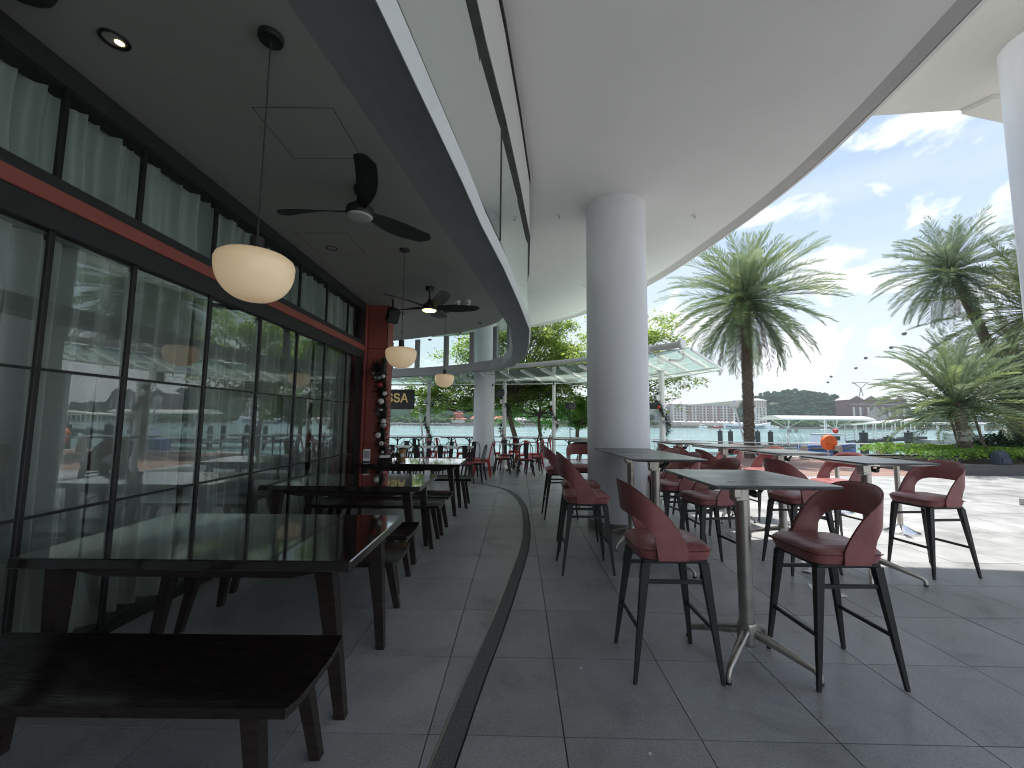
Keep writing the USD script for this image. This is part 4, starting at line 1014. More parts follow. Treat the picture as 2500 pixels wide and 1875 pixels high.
for x, y, r, lab in POSTS:
    t = thing('canopy_post', lab, 'post', (x, y, 0), 0)
    obj('shaft', MB().tube([(0, 0, 0.0), (0, 0, CZ - 0.09)], r, 24), M['white_metal'], t); obj('base_plate', MB().lathe([(0, 0.02), (r * 1.7, 0.02), (r * 1.75, 0.0)], n=24), M['white_metal'], t)
    obj('head', MB().box((0, 0, CZ - 0.072), (r * 2.6, r * 2.6, 0.03)), M['white_metal'], t, smooth=False)
    obj('junction_box', MB().box((-r - 0.04, -0.02, 2.05), (0.08, 0.08, 0.14), bevel=0.008), M['white'], t)


def spiral(x, y, r, z0, z1, turns, ph):
    s = np.linspace(0, 1, 40); a = ph + s * turns * 2 * PI
    return np.stack([x + r * np.cos(a), y + r * np.sin(a), z0 + (z1 - z0) * s], -1)


for k, ((x, y, r, _), lab) in enumerate(zip(POSTS, ('slim garland wound around the leftmost canopy post', 'slim garland wound around the post with the round fan', 'slim garland wound around the post between the tree trunks', 'garland with white and red baubles wound around the post right of the big column'))):
    garland('garland', lab, spiral(x, y, r + 0.05, 2.25 if k == 3 else 2.0, 0.7, 1.1, [0.2, -1.2, 2.6, 1.9][k]), [0.11, 0.11, 0.11, 0.15][k], 210, [5, 5, 5, 10][k], 60 + k)
t = thing('round_fan', 'round black wall fan on the second canopy post', 'fan', (-0.36, 12.85, 2.33), 0.5)
obj('cage', MB().lathe([(0.0, 0.03), (0.10, 0.028), (0.15, 0.0), (0.155, -0.05), (0.14, -0.09), (0.0, -0.10)], n=28).__class__().add(*(lambda v, f: (np.stack([v[:, 0], -v[:, 2], v[:, 1]], -1), f))(*MB().lathe([(0.0, 0.03), (0.10, 0.028), (0.15, 0.0), (0.155, -0.05), (0.14, -0.09), (0.0, -0.10)], n=28).mesh())), M['black_plastic'], t)
rg = MB()
for rr in (0.05, 0.09, 0.13): rg.tube([(rr * math.cos(a), -0.035, rr * math.sin(a)) for a in np.linspace(0, 2 * PI, 25)], 0.003, 4)
obj('grille', rg, M['steel'], t); obj('arm', MB().tube([(0, 0.08, 0), (0.08, 0.16, -0.1)], 0.02, 8), M['black_plastic'], t)
for k, (x, y, z, lab) in enumerate(((1.95, 13.6, 1.95, 'black spotlight housing on a stand right of the third white post'), (3.5, 10.1, 1.85, 'small black speaker on the post right of the big column'))):
    t = thing('spotlight', lab, 'spotlight', (x, y, z), 0.4 + k)
    obj('housing', MB().box((0, 0, 0), (0.3 - .12 * k, 0.2, 0.2 - .04 * k), bevel=0.02), M['black_plastic'], t); obj('visor', MB().box((0, -0.11, 0.09), (0.28 - .12 * k, 0.06, 0.012)), M['black_frame'], t, smooth=False); obj('arm', MB().tube([(0, 0.05, 0), (-0.15 * (1 - k) + 0.15 * k, 0.1, 0.15)], 0.012, 6), M['black_frame'], t)
t = thing('dark_stand', 'thin black pole carrying the spotlight behind the third post', 'pole', (1.95, 13.75, 0)); obj('pole', MB().tube([(0, 0, 0), (0, 0, 2.05)], 0.014, 8), M['leg_black'], t); obj('base', MB().lathe([(0.14, 0), (0.14, 0.02), (0, 0.03)], n=20), M['leg_black'], t)
# strings of small bulbs under the canopy
for k, (a, b, lab) in enumerate((((-3.0, 12.3, 2.62), (0.3, 12.0, 2.66), 'left string of small bulbs under the glass canopy'), ((0.3, 12.0, 2.66), (3.6, 10.0, 2.64), 'right string of small bulbs under the glass canopy'), ((-2.8, 13.4, 2.3), (1.4, 13.9, 2.45), 'low string of small bulbs between the canopy posts'))):
    a, b = np.array(a), np.array(b); s = np.linspace(0, 1, 20)[:, None]; p = a + (b - a) * s; p[:, 2] -= 0.16 * (4 * s * (1 - s))[:, 0]
    t = thing('string_lights', lab, 'string lights'); obj('wire', MB().tube(p, 0.006, 5), M['cable'], t)
    for q in p[2::3]: obj('bulb', MB().lathe([(0.0, -0.075), (0.02, -0.06), (0.024, -0.04), (0.014, -0.015), (0.014, 0.0)], c=q, n=10), M['black_plastic'], t)

# ================================================================== QUAY FURNITURE
RL = [(-14, 14.9), (-3, 14.95), (3.0, 15.3), (6.6, 16.5), (9.9, 17.05), (20.6, 17.5)]
zr = [0.86, 0.86, 0.85, 0.75, 0.63, 0.62]
rl = thing('railing', 'thin pale metal railing along the edge of the quay', 'railing')
rp = smooth_loop(np.column_stack([np.array(RL), zr]), 2)
obj('handrail', MB().tube(rp, 0.021, 8), M['white_metal'], rl)
for f in (0.66, 0.33):
    q = rp.copy(); q[:, 2] *= f; obj('wire', MB().tube(q, 0.007, 5), M['steel'], rl)
L_ = np.r_[0, np.cumsum(np.linalg.norm(np.diff(rp, axis=0), axis=1))]
for s in np.arange(0.5, L_[-1], 1.6):
    q = [np.interp(s, L_, rp[:, k]) for k in range(3)]; obj('baluster', MB().tube([(q[0], q[1], 0), tuple(q)], 0.016, 6), M['white_metal'], rl)
BP = [(10.35, 16.75), (11.85, 16.75), (13.25, 16.75), (14.95, 16.75), (16.45, 16.75), (18.2, 16.9), (19.0, 16.9)]
bl0 = None
for k, (x, y) in enumerate(BP):
    lab = f'{ORD[k]} tapered stone bollard from the left along the quay rail'
    if bl0 is None:
        bl0 = thing('bollard', lab, 'bollard', (x, y, 0), 0, 'tapered stone bollards along the quay'); obj('shaft', MB().lathe([(0.165, 0.03), (0.115, 0.54), (0.105, 0.565), (0.0, 0.57)], n=24), M['bollard'], bl0); obj('foot', MB().lathe([(0.18, 0.0), (0.178, 0.03), (0.1, 0.031)], n=24), M['bollard'], bl0)
    else: dup(bl0, lab, (x, y, 0))
t = thing('lifebuoy_case', 'round orange lifebuoy case mounted on the quay railing', 'lifebuoy case', (13.05, 16.98, 0.68))
tr_ = lambda v, f: (np.stack([v[:, 0], -v[:, 2], v[:, 1]], -1), f)
obj('shell', tr_(*MB().lathe([(0.0, 0.13), (0.2, 0.125), (0.29, 0.09), (0.315, 0.0), (0.315, -0.05), (0.0, -0.05)], n=40).mesh()), M['orange'], t, smooth=40)
obj('seam', MB().tube([(-0.3, -0.075, 0.10), (0, -0.135, 0.115), (0.3, -0.075, 0.10)], 0.008, 6), M['bauble_red'], t)
for s in (-1, 1): obj('latch', MB().box((s * 0.15, -0.128, -0.06), (0.02, 0.02, 0.09)), M['bauble_red'], t, smooth=False)
obj('pole', MB().tube([(0, 0.07, -0.68), (0, 0.07, 0.25)], 0.03, 8), M['steel'], t)


def lamp_post(label, base, top, r):
    t = thing('lamp_post', label, 'lamp post', base); d = np.subtract(top, base)
    obj('pole', MB().tube([(0, 0, 0), tuple(d)], [0.05, 0.032], 10), M['white_metal'], t)
    s = trimesh.creation.icosphere(3, r); obj('globe', (s.vertices + d + [0, 0, r], s.faces), M['white'], t, smooth=True); obj('collar', MB().lathe([(0.05, -0.03), (0.06, 0.02), (0.02, 0.03)], c=d, n=14), M['white_metal'], t)


lamp_post('white globe lamp on a leaning pole left of the palm trunk', (9.95, 17.35, -0.02), (9.45, 17.35, 2.05), 0.175)
lamp_post('small pale lamp on a slim pole beyond the black sign', (-3.2, 15.25, -0.02), (-3.4, 15.25, 1.75), 0.08)


def stanchion(label, x, y, h=1.0):
    t = thing('stanchion', label, 'stanchion', (x, y, 0), 0, 'steel queue posts on the sunlit paving')
    obj('post', MB().tube([(0, 0, 0.06), (0, 0, h - 0.08)], 0.031, 18), M['steel'], t); obj('base', MB().lathe([(0.2, 0.0), (0.2, 0.018), (0.15, 0.035), (0.06, 0.085), (0.033, 0.10)], n=36), M['chrome'], t, smooth=50); obj('belt_head', MB().lathe([(0.031, h - 0.08), (0.038, h - 0.078), (0.038, h), (0, h)], n=20), M['black_plastic'], t)


stanchion('steel queue post with round domed base under the right high table', 5.27, 5.68)
stanchion('steel queue post behind the second high table from the right', 5.45, 6.95)
stanchion('steel queue post behind the third high table from the right', 4.95, 7.5)
for (px, X, Y, a, lab) in ((0, 2.93, 4.16, 0.4, 'curled white paper scrap lying on the tiles beyond the chair legs'), (1, 2.68, 3.72, 1.3, 'larger crumpled white paper scrap on the tiles behind the front stool'), (2, 2.80, 3.60, 0.2, 'small torn white paper bit beside the crumpled scrap')):
    n = 9; s = np.linspace(-1, 1, n); sz = (0.07, 0.075, 0.04)[px]
    v = [(u * sz, w * sz * 0.55, 0.003 + sz * (0.75 * max(0, -u) ** 1.6 * (px == 1) + 0.22 * u * u + 0.1 * w * u)) for u in s for w in (-1, 1)]
    m = MB().add(rotz(np.array(v), a) + [X, Y, 0], [[2 * i, 2 * i + 2, 2 * i + 3, 2 * i + 1] for i in range(n - 1)])
    tag(obj('paper_scrap', m, M['paper'], smooth=True), lab, 'paper scrap')
for k, (X, Y, lab) in enumerate(((0.62, 1.93, 'tiny white crumb on the dark tiles at the bottom edge'), (0.42, 2.55, 'tiny white crumb on the dark tiles left of the front stool'), (1.33, 3.25, 'tiny white crumb on the tiles behind the front table foot'))):
    tag(obj('crumb', MB().box((X, Y, 0.004), (0.012, 0.009, 0.006), rz=k), M['paper'], smooth=False), lab, 'crumb')
kb = MB().prism([(9.3, 7.65), (14, 8.1), (14, 7.3), (9.75, 7.15)], -0.01, 0.12)
tag(obj('kerb', kb, M['concrete'], smooth=False), 'low pale kerb of a tree pit at the right edge', kind='structure')

# planter with hedge
pl = thing('planter', 'long dark granite planter bench with bright hedge at the right', 'planter')
out = sg.Polygon([(12.5, 12.35), (13.1, 12.02), (15, 12.0), (22, 12.25), (24, 16.2), (12.9, 15.9), (12.3, 14)])
obj('wall', MB().prism(out.difference(out.buffer(-0.28)), -0.01, 0.27), M['granite'], pl, smooth=False)
obj('coping', MB().prism(out.buffer(0.02).difference(out.buffer(-0.30)), 0.272, 0.305), M['granite'], pl, smooth=False)
obj('soil', MB().prism(out.buffer(-0.285), 0.05, 0.25), M['soil'], pl, smooth=False)


def leaf_cloud(pts, size, r, up=0.6, aspect=0.5):
    n = len(pts); nrm = r.normal(size=(n, 3)); nrm[:, 2] = np.abs(nrm[:, 2]) + up; nrm /= np.linalg.norm(nrm, axis=1, keepdims=True)
    a = np.cross(nrm, r.normal(size=(n, 3))); a /= np.linalg.norm(a, axis=1, keepdims=True); b = np.cross(nrm, a); s = size * r.uniform(0.6, 1.3, (n, 1))
    v = np.stack([pts - a * s, pts + b * s * aspect + nrm * s * .12, pts + a * s, pts - b * s * aspect + nrm * s * .12], 1).reshape(-1, 3)
    return v, np.arange(4 * n).reshape(-1, 4)


r = np.random.default_rng(5); inn = out.buffer(-0.22); pp = []
while len(pp) < 15000:
    x, y = r.uniform(12.3, 21.5), r.uniform(12.0, 16.2)
    if not inn.contains(sg.Point(x, y)): continue
    e = min(1, inn.exterior.distance(sg.Point(x, y)) / 0.3); h = (0.14 + 0.22 * e ** .5) + 0.15 * meshkit.noise(np.array([x * 1.6, y * 1.6, 3.0])) + 0.06 * (y - 12) * .3
    pp.append((x, y, 0.25 + h * r.uniform(0.35, 1.0) ** 0.5))
m = MB().add(*leaf_cloud(np.array(pp), 0.045, r, 0.8))
tag(obj('hedge', m, M['hedge'], smooth=False), 'bright yellow-green ground cover hedge filling the planter', 'hedge', kind='stuff')
c = np.array([18.4, 15.4, 0.62]); q = r.normal(size=(3500, 3)); q /= np.linalg.norm(q, axis=1, keepdims=True); q = c + q * r.uniform(0.6, 1, (3500, 1)) * [1.2, .8, .55]
t = thing('bush', 'dark green round bush at the right end of the planter', 'bush'); obj('foliage', MB().add(*leaf_cloud(q, 0.06, r)), M['bush'], t, smooth=False); obj('stem', MB().tube([(18.4, 15.4, 0.2), (18.4, 15.4, 0.7)], 0.03, 6), M['bark'], t)

# ================================================================== PALMS AND TREES
def frond(r, base, az, e0, length, bend, nl=44, lw=0.34, wid=0.021):
    """One feather leaf: a bent stalk with leaflets on both sides."""
    n = nl; s = np.linspace(0, 1, n); el = e0 - bend * s ** 1.35; ds = length / (n - 1)
    side = r.normal(0, 0.12)
    azs = az + side * s ** 2
    d = np.stack([np.cos(el) * np.cos(azs), np.cos(el) * np.sin(azs), np.sin(el)], -1)
    p = np.asarray(base) + np.vstack([[0, 0, 0], np.cumsum(d[:-1] * ds, axis=0)])
    lat = np.stack([-np.sin(azs), np.cos(azs), np.zeros(n)], -1); upv = np.cross(d, lat); upv *= np.sign(upv[:, 2:3] + 1e-9)
    m = MB(); m.tube(p[::6], np.linspace(0.02, 0.004, len(p[::6])), 4, cap=False)
    k = np.arange(4, n); st = s[k][:, None]
    ln = lw * (0.35 + 0.65 * np.sin(np.clip((st - 0.02) * 1.05, 0, 1) * PI) ** 0.6) * r.uniform(0.85, 1.15, (len(k), 1))
    for e in (-1, 1):
        roll = r.uniform(0.1, 0.55, (len(k), 1))
        q = d[k] * (0.62 + 0.5 * st) + e * lat[k] * 0.85 + upv[k] * roll; q += r.normal(0, 0.13, q.shape); q /= np.linalg.norm(q, axis=1, keepdims=True)
        wv = np.cross(q, upv[k]); wv /= np.linalg.norm(wv, axis=1, keepdims=True) + 1e-9
        a, c = p[k], p[k] + q * ln + [0, 0, -0.06] * st * ln
        mid = p[k] + q * ln * 0.45 + upv[k] * 0.012
        v = np.stack([a, mid - wv * wid * .5, c, mid + wv * wid * .5], 1).reshape(-1, 3)
        m.add(v, np.arange(len(v)).reshape(-1, 4))
    return m


def palm(label, base, top, nf, length, seed, mats, r0, r1, emin=-1.15, emax=1.45, wid=0.021, lw=0.34, skirt=0, nl=44, azr=(0, 2 * PI), curve=0.0):
    r = np.random.default_rng(seed); t = thing('palm_tree', label, 'palm tree')
    b, tp = np.array(base, float), np.array(top, float); k = 26; s = np.linspace(0, 1, k)
    p = b + (tp - b) * s[:, None]; p[:, 0] += curve * np.sin(s * PI)
    m = MB(); rr = r0 + (r1 - r0) * s; rr = rr * (1 + 0.05 * np.sin(s * 60)); m.tube(p, rr, 14)
    h = np.linalg.norm(tp - b); nst = int(h * 42)
    for i in range(nst):      # old leaf bases
        f = (i + 0.5) / nst; a = i * 2.399; c = b + (tp - b) * f + [curve * math.sin(f * PI), 0, 0]; rad = r0 + (r1 - r0) * f
        d = np.array([math.cos(a), math.sin(a), 0]); w = np.array([-d[1], d[0], 0]) * rad * .42
        v = [c + d * rad * .9 - w, c + d * rad * .9 + w, c + d * (rad + .045) + [0, 0, .09] + w * .5, c + d * (rad + .045) + [0, 0, .09] - w * .5, c + d * rad * .85 + [0, 0, .12]]
        m.add(v, [[0, 1, 2], [0, 2, 3], [3, 2, 4]])
    obj('trunk', m, M['palm_bark'], t, smooth=40)
    for i in range(nf):
        f = (i + 0.5) / nf; e0 = emax + (emin - emax) * f ** 1.0 + r.normal(0, 0.07); az = (i * 2.399963) % (2 * PI) + r.normal(0, 0.1)
        if not azr[0] <= az % (2 * PI) <= azr[1]: continue
        ln = length * r.uniform(0.86, 1.1) * (0.88 + 0.12 * math.sin(f * PI)); bend = r.uniform(0.35, 0.95) * (1.15 - 0.35 * f)
        mt = mats[0] if r.random() < 0.78 else mats[1]
        if len(mats) > 2 and f > 0.86 and r.random() < 0.5: mt = mats[2]
        obj('frond', frond(r, tp + [0.08 * math.cos(az), 0.08 * math.sin(az), 0.05 - 0.25 * f], az, e0, ln, bend, nl, lw, wid), M[mt], t, smooth=False)
    for i in range(skirt):
        az = r.uniform(0, 2 * PI)
        obj('dry_frond', frond(r, tp + [0.1 * math.cos(az), 0.1 * math.sin(az), -0.2], az, -0.5 - r.uniform(0, 0.6), length * r.uniform(0.6, 0.9), 0.8, nl, lw * .7, wid), M['frond_brown'], t, smooth=False)


palm('tall full date palm with a round drooping crown behind the railing', (9.95, 17.3, -0.02), (10.05, 17.3, 6.8), 150, 3.4, 11, ('frond', 'frond_blue', 'frond_brown'), 0.205, 0.2, emin=-1.15, lw=0.46, wid=0.030, nl=48)
palm('tall leaning palm with a dense grey-green crown at the right', (20.8, 16.95, 0), (18.75, 17.1, 8.1), 95, 2.6, 12, ('frond_blue', 'frond_blue', 'frond_brown'), 0.2, 0.15, emin=-1.2, lw=0.42, wid=0.026, curve=0.5)
palm('yellowish palm leaning in from the right edge with long fronds', (20.9, 15.6, 0), (19.9, 15.3, 5.9), 70, 3.7, 13, ('frond_yellow', 'frond', 'frond_brown'), 0.17, 0.14, emin=-1.0, lw=0.46, wid=0.028)
palm('dry skirted palm with hanging brown fronds at the right edge', (24.2, 19.3, -3.0), (23.9, 19.3, 5.4), 34, 2.2, 14, ('frond_blue', 'frond_brown', 'frond_brown'), 0.17, 0.14, emin=-0.6, skirt=40, lw=0.3, wid=0.026)
palm('short stout palm with a banded trunk at the left end of the hedge', (15.0, 13.55, 0.2), (14.72, 13.55, 2.2), 74, 2.35, 15, ('frond_blue', 'frond', 'frond'), 0.165, 0.135, emin=-0.42, lw=0.34, wid=0.024)
palm('low palm with a broad deep green crown right of the banded one', (18.9, 15.2, 0.2), (18.6, 15.1, 2.4), 46, 2.2, 16, ('frond_blue', 'frond', 'frond_blue'), 0.10, 0.08, emin=-0.35, lw=0.34, wid=0.024)
palm('half grown palm with upright pale fronds behind the banded palm', (16.9, 15.3, 0.2), (16.6, 15.2, 3.1), 40, 2.5, 17, ('frond_blue', 'frond', 'frond_brown'), 0.11, 0.09, emin=-0.5, lw=0.36, wid=0.024)
t = thing('trunk_wrap', 'pale cloth band tied around the short stout palm trunk', 'cloth band', (14.88, 13.55, 0)); obj('cloth', MB().lathe([(0.172, 0.92), (0.178, 0.95), (0.178, 1.26), (0.168, 1.30)], n=24), M['concrete'], t); obj('tie', MB().lathe([(0.181, 1.08), (0.184, 1.10), (0.181, 1.12)], n=24), M['bark'], t)
for k, (a, b) in enumerate((((14.2, 13.4, .3), (14.75, 13.5, 1.25)), ((16.0, 13.6, .3), (15.05, 13.55, 1.3)), ((15.6, 13.9, .3), (15.1, 13.6, 1.2)))):
    t = thing('tree_prop', f'wooden prop leaning on the short stout palm, {ORD[k]} from the left', 'tree prop'); obj('pole', MB().tube([a, b], 0.022, 6), M['bark'], t); obj('tie', MB().tube([np.array(b) - [.03, 0, .03], np.array(b) + [.02, 0, .02]], 0.028, 6), M['concrete'], t)


def tree(name, label, base, fork, clusters, nleaf, size, seed, lm, r0, mat='bark', spread=0.5, flat=0.55):
    r = np.random.default_rng(seed); t = thing(name, label, 'tree')
    b, f = np.array(base, float), np.array(fork, float); m = MB()
    s = np.linspace(0, 1, 8)[:, None]; p = b + (f - b) * s; p[:, 0] += 0.06 * np.sin(s[:, 0] * 6); m.tube(p, np.linspace(r0, r0 * .72, 8), 10)
    obj('trunk', m, M[mat], t); br = MB()
    for c in clusters:
        c = np.array(c, float); mid = f + (c - f) * 0.5 + r.normal(0, 0.12, 3) + [0, 0, -0.15]
        pth = smooth_loop([f + r.normal(0, .02, 3), mid, c], 2); br.tube(pth, np.linspace(r0 * .42, r0 * .1, len(pth)), 6)
        for _ in range(3):
            e = c + r.normal(0, spread * .7, 3) * [1, 1, .6]; q = c + (f - c) * r.uniform(.0, .45); br.tube([q, (q + e) / 2 + r.normal(0, .05, 3), e], [r0 * .14, r0 * .09, r0 * .05], 5)
    obj('branches', br, M[mat], t)
    w = r.uniform(0.5, 1.5, len(clusters)); idx = r.choice(len(clusters), nleaf, p=w / w.sum()); C = np.array(clusters, float)[idx]
    sub = r.normal(size=(len(clusters), 7, 3)) * spread * [0.8, .8, flat]; which = r.integers(0, 7, nleaf)
    q = C + sub[idx, which] + r.normal(size=(nleaf, 3)) * spread * 0.36 * [1, 1, flat]
    obj('crown', MB().add(*leaf_cloud(q, size, r, 0.9, 0.45)), M[lm], t, smooth=False)


def blob(c, rad, n, seed):
    r = np.random.default_rng(seed); q = r.normal(size=(n, 3)); q /= np.linalg.norm(q, axis=1, keepdims=True)
    return np.array(c) + q * np.array(rad) * r.uniform(0.35, 1.0, (n, 1)) ** 0.6


tree('leafy_tree', 'large leafy tree with leaning trunk behind the canopy left of the big column', (0.22, 15.35, 0), (-0.1, 15.4, 2.15), blob((0.55, 15.6, 3.95), (2.7, 1.05, 2.05), 76, 1), 34000, 0.066, 21, 'leaf', 0.11, spread=0.5)
tree('leafy_tree', 'light green tree showing right of the big column behind the date palm', (4.15, 15.75, 0), (4.2, 15.8, 2.3), blob((4.9, 16.2, 3.75), (2.0, 1.0, 2.0), 40, 2), 17000, 0.066, 22, 'leaf', 0.1, spread=0.46)
tree('leafy_tree', 'low yellow-green tree branches left of the slim column', (-1.05, 15.35, 0), (-1.2, 15.4, 1.9), blob((-2.35, 15.5, 2.25), (1.35, 1.0, 0.6), 18, 3), 7500, 0.058, 23, 'leaf', 0.08, spread=0.36)
tree('small_tree', 'small bright green tree against the water left of the big column', (2.5, 15.45, 0), (2.52, 15.45, 1.25), blob((2.75, 15.5, 1.85), (0.85, 0.7, 0.45), 16, 4), 9000, 0.055, 24, 'leaf_bright', 0.09, spread=0.28)
tree('leafy_tree', 'mid green foliage just beyond the third white post', (1.15, 15.9, 0), (1.1, 15.9, 1.7), blob((0.9, 16.0, 2.15), (1.6, 0.6, 0.75), 22, 6), 8000, 0.058, 26, 'leaf_bright', 0.08, spread=0.4)
for k, (x0, x1, y) in enumerate(((15.95, 15.55, 14.6), (16.25, 15.8, 14.7), (16.75, 16.3, 14.5))):
    t = thing('sapling', f'thin bare sapling stem in the hedge, {ORD[k]} to the right of the stout palm', 'sapling'); obj('stem', MB().tube([(x0, y, 0.2), ((x0 + x1) / 2, y, 1.0), (x1, y, 1.9)], [0.045, 0.04, 0.035], 8), M['bark'], t)
    rr_ = np.random.default_rng(80 + k); obj('leaves', MB().add(*leaf_cloud(np.array([x1, y, 2.05]) + rr_.normal(size=(380, 3)) * [.32, .3, .16], 0.07, rr_)), M['bush'], t, smooth=False)


# ================================================================== PEOPLE
def bones(chain, res=0.022):
    """One smooth skin over a list of bones (joint a, joint b); joints are (x, y, z, radius)."""
    tot = None
    for a, b in chain:
        ps = []
        for x, y, z, rr in (a, b): s = trimesh.creation.icosphere(2, rr); ps.append(s.vertices + [x, y, z])
        h = manifold3d.Manifold.hull_points(np.vstack(ps)); tot = h if tot is None else tot + h
    me = tot.refine_to_length(res).to_mesh(); m = trimesh.Trimesh(me.vert_properties[:, :3], me.tri_verts, process=False)
    trimesh.smoothing.filter_taubin(m, iterations=8); return np.array(m.vertices), np.array(m.faces)


def head(c, yaw, pitch, hair_long):
    c = np.array(c, float)
    Rm = trimesh.transformations.euler_matrix(0, pitch, yaw)[:3, :3]
    s = trimesh.creation.icosphere(3, 1.0).vertices * [0.093, 0.073, 0.115]; s[:, 0] += 0.018 * (s[:, 2] < -0.02)
    v, f = trimesh.convex.convex_hull(s).vertices, trimesh.convex.convex_hull(s).faces
    sk = MB().add(np.array(v) @ Rm.T + c, f)
    for o, rr in (((0.098, 0, -0.012), 0.015), ((0.0, 0.074, -0.01), 0.018), ((0.0, -0.074, -0.01), 0.018), ((0.085, 0.0, -0.055), 0.014)):
        q = trimesh.creation.icosphere(1, rr); sk.add(q.vertices @ Rm.T + c + Rm @ np.array(o), q.faces)
    ey = MB()
    for e in (-1, 1): q = trimesh.creation.icosphere(1, 0.009); ey.add(q.vertices @ Rm.T + c + Rm @ np.array([0.083, 0.03 * e, 0.008]), q.faces)
    q = trimesh.creation.icosphere(3, 1.0); hv = q.vertices * [0.104, 0.086, 0.125] + [-0.014, 0, 0.016]; keep = (hv[:, 2] > 0.035) | (hv[:, 0] < -0.01); fk = q.faces[keep[q.faces].all(1)]
    hr = MB().add(hv @ Rm.T + c, fk)
    if hair_long:
        hs = np.vstack([trimesh.creation.icosphere(2, rr).vertices * [0.75, 1, 1] + o for rr, o in ((0.09, (-0.03, 0, 0.03)), (0.095, (-0.05, 0, -0.08)), (0.075, (-0.07, 0, -0.22)), (0.045, (-0.07, 0, -0.33)))]); hh = trimesh.convex.convex_hull(hs); hr.add(np.array(hh.vertices) @ Rm.T + c, hh.faces)
    return sk, ey, hr


def hand(c, d, curl, side=1):
    """Palm with four bent fingers and a thumb, pointing along d."""
    c, d = np.array(c, float), np.array(d, float); d /= np.linalg.norm(d); u = np.cross(d, [0, 0, 1.0]); u /= np.linalg.norm(u); w = np.cross(u, d); ch = []
    pt = lambda p, rr: (*p, rr)
    ch.append((pt(c, .026), pt(c + d * .07 + u * .022, .016))); ch.append((pt(c, .026), pt(c + d * .07 - u * .022, .016)))
    for i, ln in enumerate((.062, .072, .068, .052)):
        b = c + d * .072 + u * (.03 - .02 * i); k = b + d * ln * .5 - w * curl * .012; e = k + d * ln * .42 - w * curl * .035; ch += [(pt(b, .0095), pt(k, .009)), (pt(k, .009), pt(e, .0075))]
    b = c + d * .015 + u * .026 * side; k = b + d * .035 + u * .022 * side - w * .01; ch += [(pt(b, .013), pt(k, .010)), (pt(k, .010), pt(k + d * .03 - w * .012 * curl, .008))]
    return ch


def person(label, at_, sit, J, hp, yaw, pitch, top_mat, leg_mat, shoe_mat, long_hair):
    """J holds joints (x, y, z) relative to at_: hip, chest, neck, shoulders, elbows, wrists, knees, ankles, toes for l and r."""
    t = thing('person', label, 'person', at_); q = {k: np.array(v, float) for k, v in J.items()}
    def j(n, rr): return (*q[n], rr)
    ch = [(j('hip', .14), j('waist', .13)), (j('waist', .13), j('chest', .145)), (j('chest', .145), j('neck', .055)), (j('neck', .055), (*hp, .06))]
    for s in 'lr':
        ch += [(j('sh' + s, .06), j('chest', .12)), (j('sh' + s, .057), j('el' + s, .042)), (j('el' + s, .042), j('wr' + s, .028)), (j('hp' + s, .09), j('hip', .12)), (j('hp' + s, .088), j('kn' + s, .058)), (j('kn' + s, .056), j('an' + s, .04)), (j('an' + s, .042), j('to' + s, .03))]
        dd = q['wr' + s] - q['el' + s]; ch += hand(q['wr' + s], dd, 1.0, 1 if s == 'l' else -1)
    sk, ey, hr = head(hp, yaw, pitch, long_hair)
    b = obj('body', bones(ch, 0.03), M['skin'], t, smooth=True)
    obj('face', sk, M['skin'], t, smooth=True); obj('eyes', ey, M['hair'], t, smooth=True); obj('hair', hr, M['hair'], t, smooth=True)
    c2 = [(j('hip', .15), j('waist', .142)), (j('waist', .142), j('chest', .157)), (j('chest', .157), (*(q['chest'] * .35 + q['neck'] * .65), .075))]
    for s in 'lr': c2 += [(j('sh' + s, .07), j('chest', .13)), (j('sh' + s, .068), j('el' + s, .054)), (j('el' + s, .054), (*(q['el' + s] * .2 + q['wr' + s] * .8), .040))]
    obj('jacket', bones(c2, 0.035), top_mat, t, smooth=True)
    c3 = [(j('hip', .147), j('hip', .148))]
    for s in 'lr': c3 += [(j('hp' + s, .098), j('hip', .13)), (j('hp' + s, .098), j('kn' + s, .07)), (j('kn' + s, .069), (*(q['kn' + s] * .08 + q['an' + s] * .92), .052))]
    obj('trousers', bones(c3, 0.035), leg_mat, t, smooth=True)
    for s in 'lr': obj('shoe', bones([(j('an' + s, .05), j('to' + s, .04)), ((*(q['an' + s] + [-.04, 0, -.02]), .04), j('to' + s, .04))], 0.03), shoe_mat, t, smooth=True)


# seated on the planter edge, hunched forward, facing right
J = dict(hip=(0, 0, .13), waist=(.06, 0, .3), chest=(.2, 0, .46), neck=(.34, 0, .56), shl=(.24, .17, .5), shr=(.24, -.17, .5), ell=(.42, .16, .25), elr=(.40, -.2, .24), wrl=(.58, .05, .33), wrr=(.56, -.08, .32),
         hpl=(.03, .09, .1), hpr=(.03, -.09, .1), knl=(.44, .13, .13), knr=(.43, -.14, .12), anl=(.42, .13, -.24), anr=(.40, -.15, -.24), tol=(.55, .14, -.265), tor=(.53, -.17, -.265))
person('person in black sitting hunched on the planter edge beside the backpack', (15.02, 11.98, 0.315), True, J, (.45, 0, .63), 0.0, 0.55, M['cloth_black'], M['cloth_black'], M['white'], False)
tag(obj('phone', MB().box((15.62, 11.94, 0.675), (0.012, 0.075, 0.15), bevel=0.004), M['white'], smooth=False), 'small white phone held by the seated person in black', 'phone')
